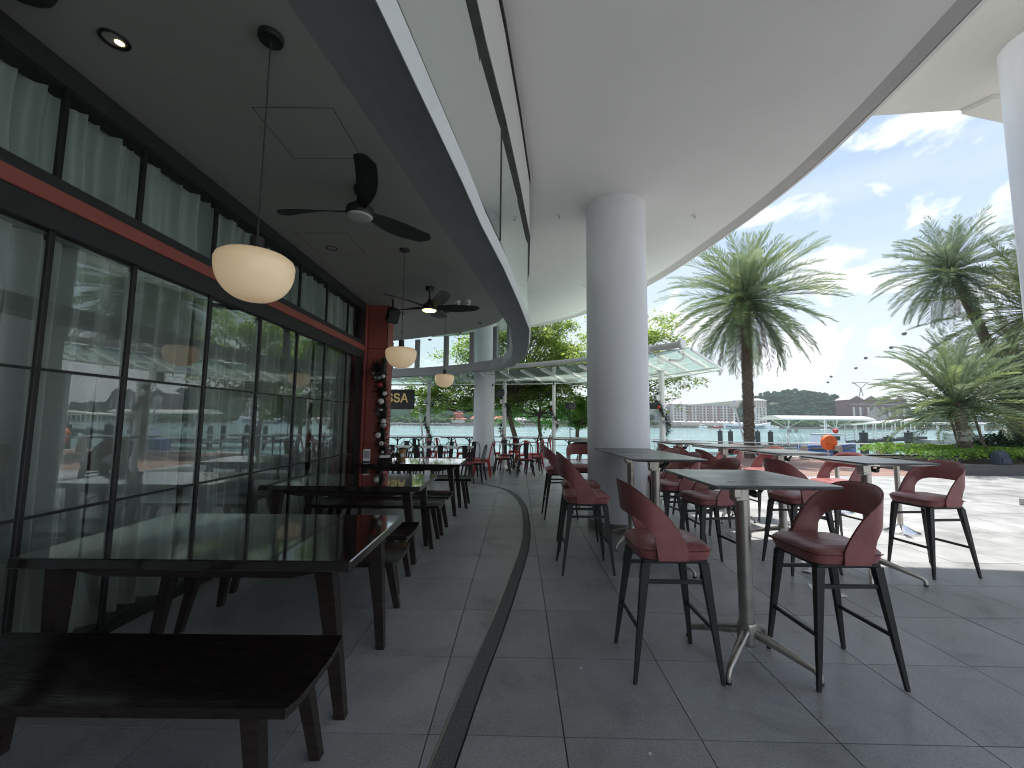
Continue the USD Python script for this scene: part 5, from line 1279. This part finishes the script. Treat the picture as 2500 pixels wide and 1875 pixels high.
J2 = dict(hip=(0, 0, .13), waist=(.0, 0, .33), chest=(.01, 0, .52), neck=(.03, 0, .66), shl=(.02, .16, .58), shr=(.02, -.16, .58), ell=(.1, .2, .34), elr=(.1, -.2, .34), wrl=(.3, .1, .26), wrr=(.3, -.1, .26),
          hpl=(.03, .09, .1), hpr=(.03, -.09, .1), knl=(.44, .11, .1), knr=(.44, -.11, .1), anl=(.46, .11, -.3), anr=(.46, -.11, -.3), tol=(.6, .12, -.325), tor=(.6, -.12, -.325))
person('long-haired person in a dark top sitting beyond the hedge facing right', (19.55, 16.45, 0.36), True, J2, (.05, 0, .80), 0.0, 0.1, M['cloth_black'], M['cloth_black'], M['white'], True)
person('short-haired person in dark clothes at the far right edge beyond the hedge', (20.75, 16.35, 0.36), True, J2, (.05, 0, .80), PI, 0.1, M['cloth_black'], M['bag'], M['cloth_black'], False)
bs = MB().prism([(19.2, 16.2), (21.2, 16.1), (21.2, 16.7), (19.2, 16.75)], -0.01, 0.36); tag(obj('stone_bench', bs, M['granite'], smooth=False), 'low stone bench beyond the hedge under two seated people', 'bench')
t = thing('backpack', 'dark blue-grey backpack standing on the planter edge', 'backpack', (14.35, 12.16, 0.306), 0.15)
v, f = hull([(x * .2, y * .12, 0.0) for x in (-1, 1) for y in (-1, 1)], [(x * .21, y * .13, .08) for x in (-1, 1) for y in (-1, 1)], [(x * .17, y * .09, .33) for x in (-1, 1) for y in (-1, 1)], [(x * .1, y * .05, .40) for x in (-1, 1) for y in (-1, 1)])
obj('body', (v, f), M['bag'], t, smooth=50); v, f = hull([(x * .15, -.12 - d, z) for x in (-1, 1) for d in (0, .045) for z in (.04, .2)]); obj('pocket', (v, f), M['bag'], t, smooth=50); obj('strap', MB().tube(smooth_loop([(-.1, .1, .05), (-.14, .19, .2), (-.06, .1, .36)], 2), 0.015, 6), M['cloth_black'], t); obj('grab_loop', MB().tube(smooth_loop([(-.04, 0, .39), (0, 0, .45), (.04, 0, .39)], 2), 0.008, 6), M['cloth_black'], t)

# ================================================================== JETTY, BOATS
def piles(label, x, y, w, top, mat='pile'):
    t = thing('mooring_pile', label, 'mooring pile', (x, y, 0)); obj('shaft', MB().tube([(0, 0, -3.4), (0, 0, top)], w / 2, 14), M[mat], t); obj('cap', MB().lathe([(w / 2 + .03, top), (w / 2 + .03, top + .08), (.12, top + .1), (.1, top + .3), (0, top + .3)], n=14), M['pile_black'], t)


for k, (px, py) in enumerate(((1756, 1053), (1781, 1054), (1847, 1054), (1878, 1055))):
    p = at(px, py, 60); piles(f'{ORD[k]} dark green mooring pile from the left behind the palm trunk', p[0], 60, 0.66, p[2])
for k, (px, py, y) in enumerate(((2104, 1057, 47), (2162, 1068, 50), (2213, 1057, 47))):
    p = at(px, py, y); piles(f'{ORD[k]} thick black pile from the left under the covered gangway', p[0], y, 0.78, p[2], 'pile_black')
t = thing('pontoon', 'long dark floating pontoon beyond the quay rail', 'pontoon'); obj('deck', MB().box((36.5, 60.5, -1.95), (18, 5, 0.5), bevel=0.05), M['pile_black'], t); obj('fender', MB().box((36.5, 57.95, -1.95), (17.6, 0.12, 0.25)), M['concrete'], t, smooth=False)
for k, px in enumerate((1797, 1830, 1990)):
    pass
for k, px in enumerate((1925, 1965)):
    p = at(px, 1083, 57); t = thing('boarding_steps', f'{("left", "right")[k]} set of small wooden boarding steps with steel rails on the pontoon', 'steps', (p[0], 58.4, -1.7))
    for i in range(3): obj('step', MB().box((0, -.3 + .3 * i, .15 + .25 * i), (1.0, .28, .06)), M['bark'], t, smooth=False)
    for s in (-1, 1): obj('rail', MB().tube(smooth_loop([(s * .5, -.5, 0), (s * .5, -.45, 1.1), (s * .5, .4, 1.7), (s * .5, .45, .8)], 1), .035, 6), M['white_metal'], t)
pv = thing('jetty_pavilion', 'white barrel-roofed shelter on branching posts at the pontoon', 'pavilion')
x0, x1 = 39.0, 52.6; th = np.linspace(-1, 1, 13); m = MB()
for a, b in zip(th[:-1], th[1:]):
    f = lambda q: 62 + q * 2.6; z = lambda q: 2.62 - 0.5 * q * q
    m.add([(x0, f(a), z(a)), (x1, f(a), z(a)), (x1, f(b), z(b)), (x0, f(b), z(b)), (x0, f(a), z(a) - .12), (x1, f(a), z(a) - .12), (x1, f(b), z(b) - .12), (x0, f(b), z(b) - .12)], BOXF[:0].tolist() + [[0, 1, 2], [0, 2, 3], [4, 6, 5], [4, 7, 6], [0, 4, 5], [0, 5, 1], [3, 2, 6], [3, 6, 7], [0, 3, 7], [0, 7, 4], [1, 5, 6], [1, 6, 2]])
obj('roof', m, M['membrane'], pv, smooth=30); obj('fascia', MB().box(((x0 + x1) / 2, 59.35, 2.05), (x1 - x0, 0.1, 0.22)), M['white_metal'], pv, smooth=False)
for x in (41.5, 48.8):
    m = MB().tube([(x, 62, -1.7), (x, 62, 1.0)], .12, 10)
    for s in (-1, 1):
        for q in (-1, 1): m.tube([(x, 62, .7), (x + 1.6 * s, 62 + 1.5 * q, 2.1)], .06, 6)
    obj('post', m, M['white_metal'], pv)
for x in (40.4, 47.4, 45.9): obj('slim_post', MB().tube([(x, 60, -1.7), (x, 60, 2.1)], .06, 8), M['white_metal'], pv)
for x in (40.4, 41.4): obj('notice_board', MB().box((x, 59.9, 0.35), (.6, .06, .5)), M['roof_grey'], pv, smooth=False)
# sloping covered gangway and the fixed walkway
gw = thing('gangway', 'sloping white roofed gangway between pontoon and walkway', 'gangway')


def beam(m, a, b, w, h):
    a, b = np.array(a, float), np.array(b, float); v = []
    for p in (a, b): v += [p + [0, s * w / 2, q * h / 2] for q in (-1, 1) for s in (-1, 1)]
    m.add(*hull(v)); return m


A, B = at(2062, 1037, 60), at(2243, 1023, 60)
obj('roof', beam(MB(), A, B, 2.6, .16), M['membrane'], gw, smooth=False)
D0, D1 = at(2062, 1080, 60), at(2240, 1068, 60)
obj('deck', beam(MB(), D0, D1, 2.2, .38), M['pile_black'], gw, smooth=False)
for s in np.linspace(0.06, .97, 8):
    a, b = D0 + (D1 - D0) * s, A + (B - A) * s
    for q in (-1, 1): obj('post', MB().tube([a + [0, q, 0], b + [0, q, 0]], .07, 6), M['white_metal'], gw)
for q in (-1, 1):
    for dz in (1.0, .55): obj('rail', MB().tube([D0 + [0, q, dz], D1 + [0, q, dz]], .04, 6), M['white_metal'], gw)
wk = thing('walkway', 'white roofed concrete walkway on piers leading to the right', 'walkway')
obj('roof', MB().box((74, 60, 1.72), (30, 3.0, .22), bevel=.03), M['membrane'], wk); obj('roof_edge', MB().box((74, 58.42, 1.52), (30, .14, .16)), M['roof_grey'], wk, smooth=False)
obj('deck', MB().box((75.5, 60, -1.3), (32.5, 3.2, 1.0), bevel=.05), M['concrete'], wk); obj('ledge', MB().box((75.5, 58.3, -0.86), (32.5, .12, .18)), M['concrete'], wk, smooth=False)
for x in np.arange(61, 90, 3.2):
    obj('post', MB().box((x, 58.9, .35), (.22, .22, 2.35)), M['white_metal'], wk, smooth=False)
    obj('glass_rail', MB().box((x + 1.6, 58.6, -.3), (2.6, .05, 1.0)), M['canopy_glass'], wk, smooth=False)
obj('handrail', MB().tube([(59.6, 58.6, .24), (91, 58.6, .24)], .05, 6), M['white_metal'], wk)
for x in (63.5, 71, 79, 87): obj('pier', MB().box((x, 60, -2.6), (2.4, 2.8, 1.7), bevel=.06), M['concrete'], wk)
tag(obj('pile_beam', MB().box((60.2, 49.8, -.95), (7.2, .5, .55), bevel=.03), M['pile_black'], smooth=30), 'black cross beam on the right black piles', 'beam')
# patrol boat
bt = thing('patrol_boat', 'dark blue hulled patrol boat with grey cabin moored behind the orange case', 'boat', (33.3, 43.5, -3.0))
sec = []
for x, w, zk in ((-2.6, .95, .1), (-1, 1.1, -.1), (1, 1.0, -.1), (2.2, .6, .1), (2.9, .08, .6)): sec.append([(x, -w, 2.15 + .12 * max(0, x)), (x, -w * .8, .5), (x, 0, zk), (x, w * .8, .5), (x, w, 2.15 + .12 * max(0, x))])
S = np.array(sec).reshape(-1, 3); q = [[i * 5 + k, (i + 1) * 5 + k, (i + 1) * 5 + k + 1, i * 5 + k + 1] for i in range(4) for k in range(4)] + [[i * 5, i * 5 + 4, (i + 1) * 5 + 4, (i + 1) * 5] for i in range(4)] + [[0, 1, 2, 3], [0, 3, 4, 4]]
obj('hull', (S, np.array(q)), M['hull_blue'], bt, smooth=30); obj('fender_rail', MB().tube([(x, -w - .05, z) for x, w, z in ((-2.6, .95, 1.9), (-1, 1.1, 1.9), (1, 1., 1.95), (2.2, .6, 2.1))], .11, 8), M['black_plastic'], bt)
v, f = hull([(x, y, 2.2) for x in (-1.5, 1.5) for y in (-.8, .8)], [(x, y, 3.3) for x in (-1.3, .9) for y in (-.68, .68)]); obj('cabin', (v, f), M['hull_white'], bt, smooth=False)
obj('window', MB().box((-.2, -.76, 2.95), (1.9, .06, .42), bevel=.02), M['tinted'], bt); obj('roof', MB().box((-.2, 0, 3.36), (2.4, 1.5, .1), bevel=.03), M['roof_grey'], bt)
obj('mast', MB().tube([(-.2, 0, 3.4), (-.2, 0, 4.9)], .06, 8).tube([(-.7, 0, 4.2), (.3, 0, 4.2)], .04, 6).tube([(-.7, 0, 3.8), (.3, 0, 3.8)], .04, 6), M['white_metal'], bt); s = trimesh.creation.icosphere(2, .28); obj('life_ring', (s.vertices * [1, 1, .9] + [.75, -.2, 3.7], s.faces), M['bauble_red'], bt, smooth=True)
for k in range(3): obj('tyre_fender', MB().lathe([(.12, -.1), (.26, -.1), (.26, .1), (.12, .1)], n=14).__class__().add(*tr_(*MB().lathe([(.12, -.1), (.26, -.1), (.26, .1), (.12, .1), (.12, -.1)], n=14).mesh())), M['black_plastic'], bt) if False else None

# ================================================================== FAR SHORE
def bld_window(parent, x, y, z, w, h): obj('window', MB().box((x, y - .12, z), (w, .3, h)), M['far_window'], parent, smooth=False)


HY = SH + 22
ht = thing('hotel', 'long pale hotel with rows of windows and pink bands across the water', 'hotel')
zb = -1.0
obj('wall', MB().box((146 + 20, HY + 8, (zb + 16.2) / 2), (52, 16, 16.2 - zb)), M['hotel_wall'], ht, smooth=False)
obj('left_wing', MB().box((131.5, HY + 14, (zb + 15.2) / 2), (17, 16, 15.2 - zb)), M['roof_grey'], ht, smooth=False)
obj('centre_tower', MB().box((142.5, HY + 7, (zb + 17) / 2), (9.5, 16.5, 17 - zb)), M['hotel_wall'], ht, smooth=False)
v, f = hull([(142.5 + sx * 6, HY + 7 + sy * 9, 17.0) for sx in (-1, 1) for sy in (-1, 1)], [(142.5 + sx * 1.4, HY + 7 + sy * 1.4, 21.2) for sx in (-1, 1) for sy in (-1, 1)]); tw = obj('tower_roof', (v, f), M['roof_grey'], ht, smooth=False)
obj('turret', MB().box((142.5, HY + 7, 21.9), (2, 2, 1.4)), M['roof_grey'], tw, smooth=False)
obj('right_tower', MB().box((211, HY + 2, (zb + 20.5) / 2), (10.5, 12, 20.5 - zb)), M['hotel_wall'], ht, smooth=False); v, f = hull([(211 + sx * 6.2, HY + 2 + sy * 7, 20.5) for sx in (-1, 1) for sy in (-1, 1)], [(211 + sx * 2, HY + 2 + sy * 1, 22.6) for sx in (-1, 1) for sy in (-1, 1)]); obj('right_roof', (v, f), M['roof_grey'], ht, smooth=False)
for i in range(5): obj('pink_fin', MB().box((206.8 + 2.1 * i, HY - 4.1, 17.4), (.9, .4, 5.2)), M['hotel_pink'], ht, smooth=False)
for i in range(6):
    for j in range(3): bld_window(ht, 208.5 + 2.6 * j if j < 2 else 214, HY - 4, 2.4 + 2.2 * i, 1.0, 1.3)
obj('roof', MB().box((168, HY + 8, 16.5), (53, 17, .6)), M['roof_grey'], ht, smooth=False)
for c in range(15):
    x = 150.5 + 2.95 * c
    if c % 3 == 0: obj('pink_pier', MB().box((x + 1.45, HY - .25, 9.4), (.8, .5, 12.6)), M['hotel_pink'], ht, smooth=False)
    for r_ in range(6):
        bld_window(ht, x, HY, 3.6 + 2.25 * r_, 1.35, 1.35)
        if c % 2: obj('balcony', MB().box((x, HY - .55, 2.75 + 2.25 * r_), (1.9, 1.0, .5)), M['hotel_pink'] if c % 4 == 1 else M['hotel_wall'], ht, smooth=False)
for c in range(3):
    for r_ in range(6): bld_window(ht, 139.8 + 2.7 * c, HY - 1.25, 3.6 + 2.3 * r_, 1.4, 1.4)
for c in range(6):
    for r_ in range(5): bld_window(ht, 124.5 + 2.6 * c, HY + 6, 4.0 + 2.2 * r_, 1.2, 1.2)
obj('podium', MB().box((168, HY - 2.5, (zb + 2.0) / 2), (50, 5, 2.0 - zb)), M['hotel_wall'], ht, smooth=False)
for k in range(13):
    x = 134 + 4.0 * k; lab = f'{ORD[k]} pale parasol from the left on the hotel beach'
    if k == 0:
        ps0 = thing('parasol', lab, 'parasol', (x, SH + 8, -0.6), 0, 'pale parasols on the hotel beach'); v, f = hull([(2 * math.cos(a), 2 * math.sin(a), 2.3) for a in np.arange(0, 2 * PI, PI / 4)], [(0, 0, 3.3)]); obj('canopy', (v, f), M['umbrella'], ps0, smooth=False); obj('pole', MB().tube([(0, 0, 0), (0, 0, 2.4)], .06, 6), M['white_metal'], ps0)
    else: dup(ps0, lab, (x, SH + 8 + (k % 3) * 1.2, -0.6), k)
# sailing ship and small boats
ss = thing('sailing_ship', 'white three-masted sailing ship at the far quay behind the palm trunk', 'ship', (183, SH - 9, -3.0))
sec = []
for x, w, z in ((-17, 2.0, 4.2), (-12, 2.8, 3.2), (6, 2.8, 3.0), (13, 1.7, 3.8), (19, .1, 5.2)): sec.append([(x, -w, z), (x, -w * .7, .4), (x, 0, -.4), (x, w * .7, .4), (x, w, z)])
S = np.array(sec).reshape(-1, 3); obj('hull', (S, np.array(q)), M['hull_white'], ss, smooth=30); obj('stripe', MB().tube([(x, -w - .06, z - 1.6) for x, w, z in ((-16.8, 1.85, 3.4), (-12, 2.7, 2.9), (6, 2.7, 2.8), (13, 1.6, 3.2))], .35, 6), M['hull_blue'], ss)
for x, h in ((-9, 14), (1, 16), (10, 13)):
    m = MB().tube([(x, 0, 2), (x, 0, h)], [.22, .12], 8)
    for z in (h * .5, h * .68, h * .85): m.tube([(x - .4, -3.2, z), (x - .4, 3.2, z)], .1, 6)
    m.tube([(x, 0, 4.5), (x - 6, 0, 5)], .12, 6); obj('mast', m, M['white'], ss)
rg = MB()
for a, b in (((-9, 0, 14), (-17, 0, 4.2)), ((-9, 0, 14), (1, 0, 3)), ((1, 0, 16), (-9, 0, 3.2)), ((1, 0, 16), (10, 0, 3.4)), ((10, 0, 13), (19, 0, 5.2)), ((10, 0, 13), (1, 0, 3))): rg.tube([a, b], .05, 4)
obj('rigging', rg, M['cable'], ss); obj('deck_house', MB().box((-6, 0, 3.9), (7, 3, 1.6), bevel=.1), M['hull_white'], ss)
for i in range(4): obj('porthole', MB().box((9 + 1.5 * i, -2.5 + .12 * i, 2.1), (.6, .3, .5)), M['far_window'], ss, smooth=False)
for k, (x, mt, lab) in enumerate(((150, 'hull_white', 'small pale motor boat left of the sailing ship'), (161, 'bauble_red', 'small red motor boat beside the sailing ship'), (206, 'hull_white', 'small white ferry at the shore right of the palm trunk'))):
    b_ = thing('motor_boat', lab, 'boat', (x, SH - 8, -3.0)); v, f = hull([(-3.5, -1, 1.3), (-3.5, 1, 1.3), (3.6, 0, 1.7), (-3.3, -.8, -.2), (-3.3, .8, -.2), (2.8, 0, -.1), (1, -1.1, 1.4), (1, 1.1, 1.4)]); obj('hull', (v, f), M[mt], b_, smooth=30); obj('cabin', MB().box((-.8, 0, 2.0), (3, 1.5, 1.3), bevel=.12), M['hull_white'], b_); obj('window', MB().box((-.8, -.78, 2.2), (2.4, .1, .5)), M['tinted'], b_, smooth=False)
# brick hall on the right hill, pyramid
bh = thing('brick_hall', 'purple-brown brick hall with zigzag gable roof on the right hill', 'hall')
by = SH + 45; xa, xb, zb2, zt = 309.0, 362.0, 7.0, 23.5
obj('wall', MB().box(((xa + xb) / 2, by + 8, (zb2 + zt) / 2 - 2), (xb - xa, 16, zt - zb2 + 4)), M['brick'], bh, smooth=False)
for i in range(4):
    x = xa + (xb - xa) * (i + .5) / 4; hw = (xb - xa) / 8
    v, f = hull([(x - hw - .4, by - 1, zt), (x + hw - .02, by - 1, zt), (x, by - 1, zt + 4), (x - hw - .4, by + 17, zt), (x + hw - .02, by + 17, zt), (x, by + 17, zt + 4)]); obj('gable_roof', (v, f), M['roof_grey'], bh, smooth=False)
    v, f = hull([(x - hw + .6, by - 1.2, zt - .1), (x + hw - .8, by - 1.2, zt - .1), (x, by - 1.2, zt + 3.2), (x - hw + .6, by - 1.0, zt - .1), (x + hw - .8, by - 1.0, zt - .1), (x, by - 1.0, zt + 3.2)]); obj('gable', (v, f), M['brick'], bh, smooth=False)
    for j in range(2): obj('pale_bay', MB().box((x - hw * .45 + hw * .9 * j, by - .2, zb2 + 5.5), (1.8, .5, 8.5)), M['hotel_wall'], bh, smooth=False); obj('window', MB().box((x - hw * .45 + hw * .9 * j + 2.0, by - .2, zb2 + 6), (1.8, .4, 7)), M['far_window'], bh, smooth=False)
    obj('band', MB().box((x, by - .3, zt - 4), (hw * 2 - .1, .5, .7)), M['roof_grey'], bh, smooth=False)
t = thing('glass_pyramid', 'pale grey glass pyramid below the brick hall', 'pyramid'); v, f = hull([(316, SH + 28, 3), (333, SH + 28, 3), (316, SH + 42, 3), (333, SH + 42, 3), (324, SH + 35, 17.5)]); obj('body', (v, f), M['pyramid'], t, smooth=False); obj('plinth', MB().box((324.5, SH + 35, 1.4), (19, 16, 3.2)), M['concrete'], t, smooth=False)
# red-roofed pagoda hall and low houses at the left shore
pg = thing('red_pagoda', 'red and white tiered pagoda on the far left shore', 'pagoda', (-44, SH + 10, -.8))
for i, (w, z) in enumerate(((7, 0), (4.2, 4.6), (2.4, 8.2))):
    obj('storey', MB().box((0, 0, z + 1.7), (w * 1.5, w * 1.2, 3.4)), M['hotel_wall'] if i != 1 else M['roof_red'], pg, smooth=False)
    v, f = hull([(sx * w, sy * w * .8, z + 3.2) for sx in (-1, 1) for sy in (-1, 1)], [(sx * w * .35, sy * w * .25, z + 4.8) for sx in (-1, 1) for sy in (-1, 1)]); obj('roof', (v, f), M['roof_red'], pg, smooth=False)
for k, (x, w, h, lab) in enumerate(((-27, 15, 6.5, 'red roofed hall right of the pagoda across the water'), (-8, 16, 6, 'red roofed long house behind the slim column across the water'), (8, 14, 5, 'pale low house with grey roof on the shore under the tree'), (30, 22, 5, 'pale waterside house seen between the tree trunks'))):
    t = thing('shore_house', lab, 'house', (x, SH + 14, -.9)); obj('wall', MB().box((0, 0, h * .28), (w * .86, 7, h * .56)), M['hotel_wall'] if k else M['hotel_pink'], t, smooth=False); v, f = hull([(sx * w / 2, sy * 5, h * .56) for sx in (-1, 1) for sy in (-1, 1)], [(sx * w * .3, 0, h) for sx in (-1, 1)]); obj('roof', (v, f), M['roof_red'] if k < 2 else M['roof_grey'], t, smooth=False)
    for i in range(5): obj('window', MB().box((-w * .36 + w * .18 * i, -3.5, h * .28), (w * .08, .3, h * .26)), M['far_window'], t, smooth=False)
t = thing('spire', 'thin pale spire rising from the trees of the far left shore', 'spire', (-64, SH + 24, 0)); obj('shaft', MB().lathe([(1.3, 0), (1.0, 10), (.35, 14), (.02, 18)], n=10), M['hotel_wall'], t); obj('ring', MB().lathe([(1.4, 9.6), (1.4, 10.2), (.9, 10.4)], n=10), M['roof_grey'], t)
t = thing('far_pier', 'long low dark pier along the far left shore', 'pier'); obj('deck', MB().box((-78, SH - 6, -1.4), (58, 3, .5)), M['concrete'], t, smooth=False)
for i in range(14): obj('pile', MB().tube([(-104 + 4.0 * i, SH - 7, -3.3), (-104 + 4.0 * i, SH - 7, -1.6)], .35, 6), M['pile_black'], t)
# cable car
py_ = thing('cable_car_tower', 'white steel Y-shaped cable car tower on the far hill', 'tower', (359, 420, 0))
m = MB()
for s in (-1, 1): m.tube([(s * 3.5, 0, 24), (0, 0, 38), (s * 6.5, 0, 43.5)], .38, 6)
obj('frame', m, M['pile'], py_); obj('cross_arm', MB().tube([(-8.5, 0, 43.0), (0, 0, 44.2), (8.5, 0, 43.6)], .35, 6), M['pile'], py_)
for s in (-1, 1): obj('sheave', MB().box((s * 7.8, 0, 43.9), (2.4, 1.2, .6)), M['roof_grey'], py_, smooth=False)
CAB = [((2222, 812), 205), ((2187, 847), 235), ((2122, 873), 270), ((2096, 898), 300), ((2034, 919), 335), ((2025, 933), 355), ((1943, 961), 395)]
P = []
c0 = None
for k, ((px, py), y) in enumerate(CAB):
    p = at(px, py, y); P.append(p); lab = f'{ORD[k]} round grey cable car cabin from the right, hanging in the sky'
    if c0 is None:
        c0 = thing('cable_car', lab, 'cable car', p, 0, 'round cable car cabins over the channel'); s = trimesh.creation.icosphere(3, 1.0); obj('cabin', (s.vertices * [1.05, 1.05, .95], s.faces), M['tinted'], c0, smooth=True); obj('cap', MB().lathe([(.75, .62), (.5, .86), (0, .98)], n=20), M['hull_white'], c0); obj('hanger', MB().tube([(0, 0, .9), (.15, 0, 1.8), (0, 0, 3.0)], .09, 6), M['white_metal'], c0)
    else: dup(c0, lab, p, k)
for ids, lab in (((0, 2, 4, 6), 'thin upper cable of the cable car line'), ((1, 3, 5), 'thin lower cable of the cable car line')):
    pts = [P[i] + [0, 0, 3.0] for i in ids]; e = pts[0] + (pts[0] - pts[1]) * 1.5 + [0, 0, 6]
    t = obj('cable', MB().tube(smooth_loop([e] + pts + [pts[-1] + (pts[-1] - pts[-2]) * .6], 1), .022, 5), M['cable'], smooth=False); tag(t, lab, 'cable')


# woods: crowns scattered over the shore and hills, as one mass each
def wood(name, label, pts, sizes, mat, seed):
    r = np.random.default_rng(seed); protos = []
    pi = UsdGeom.PointInstancer.Define(stage, numbered('/World', name)); base = str(pi.GetPath())
    for k in range(4):
        m = MB()
        for _ in range(7):
            s = trimesh.creation.icosphere(2, 1.0); v = np.array(s.vertices); v = v * (0.62 + 0.75 * meshkit.fbm(v * 2.6 + 7 * k + r.uniform(0, 9), 3)[:, None]); o = r.normal(size=3) * [.55, .55, .38]
            m.add(v * r.uniform(.4, .62) * [1, 1, .8] + o, s.faces)
        usdkit.mesh(stage, f'{base}/crown_{k:03d}', m.mesh(), M[mat], smooth=False); protos.append(f'{base}/crown_{k:03d}')
    pi.CreatePrototypesRel().SetTargets([Sdf.Path(p) for p in protos]); n = len(pts)
    pi.CreateProtoIndicesAttr(Vt.IntArray([int(x) for x in r.integers(0, 4, n)])); pi.CreatePositionsAttr(Vt.Vec3fArray([Gf.Vec3f(*map(float, p)) for p in pts]))
    pi.CreateScalesAttr(Vt.Vec3fArray([Gf.Vec3f(float(s), float(s), float(s * h)) for s, h in zip(sizes, r.uniform(.8, 1.15, n))])); pi.CreateOrientationsAttr(Vt.QuathArray([Gf.Quath(math.cos(a / 2), 0, 0, math.sin(a / 2)) for a in r.uniform(0, 6.28, n)]))
    tag(pi, label, kind='stuff')


r = np.random.default_rng(9); pts, sz = [], []
for _ in range(6500):
    x, y = r.uniform(-200, 470), SH + r.uniform(26, 190) ** 1.0
    if 118 < x < 222 and y < SH + 60: continue
    if 300 < x < 372 and y < SH + 66: continue
    if y > SH + 60 and r.random() < .35: continue
    s = r.uniform(2.4, 4.4); pts.append((x, y, float(hill_z(np.array(x), np.array(y))) + s * .6)); sz.append(s)
wood('forest', 'dense dark green forest on the hills across the water', pts, sz, 'forest', 31)
pts, sz = [], []
for _ in range(420):
    x = r.choice([r.uniform(-130, 118), r.uniform(222, 300), r.uniform(222, 520)]); y = SH + r.uniform(3, 24)
    if (-55 < x < 45) and y < SH + 21: 
        if r.random() < .7: y = SH + r.uniform(22, 30)
    s = r.uniform(1.6, 3.4) * (1.15 if x < -55 else 1); pts.append((x, y, -.6 + s * .55)); sz.append(s)
wood('shore_grove', 'lighter green trees and mangroves along the far waterline', pts, sz, 'forest2', 32)

# haze over the channel
hb = trimesh.creation.box((2400, 1010, 64)); hb.apply_translation((100, 440, 27.5))
HAZE = 0.00025
hm = usdkit.material(stage, L + 'haze_air', {'v': ('principled_volume', {'color': (0.86, 0.93, 1.0), 'density': HAZE, 'anisotropy': 0.25})}, [], volume='v.volume')
if HAZE > 0: tag(obj('haze', hb, hm, smooth=False), 'thin pale haze over the water', kind='stuff')
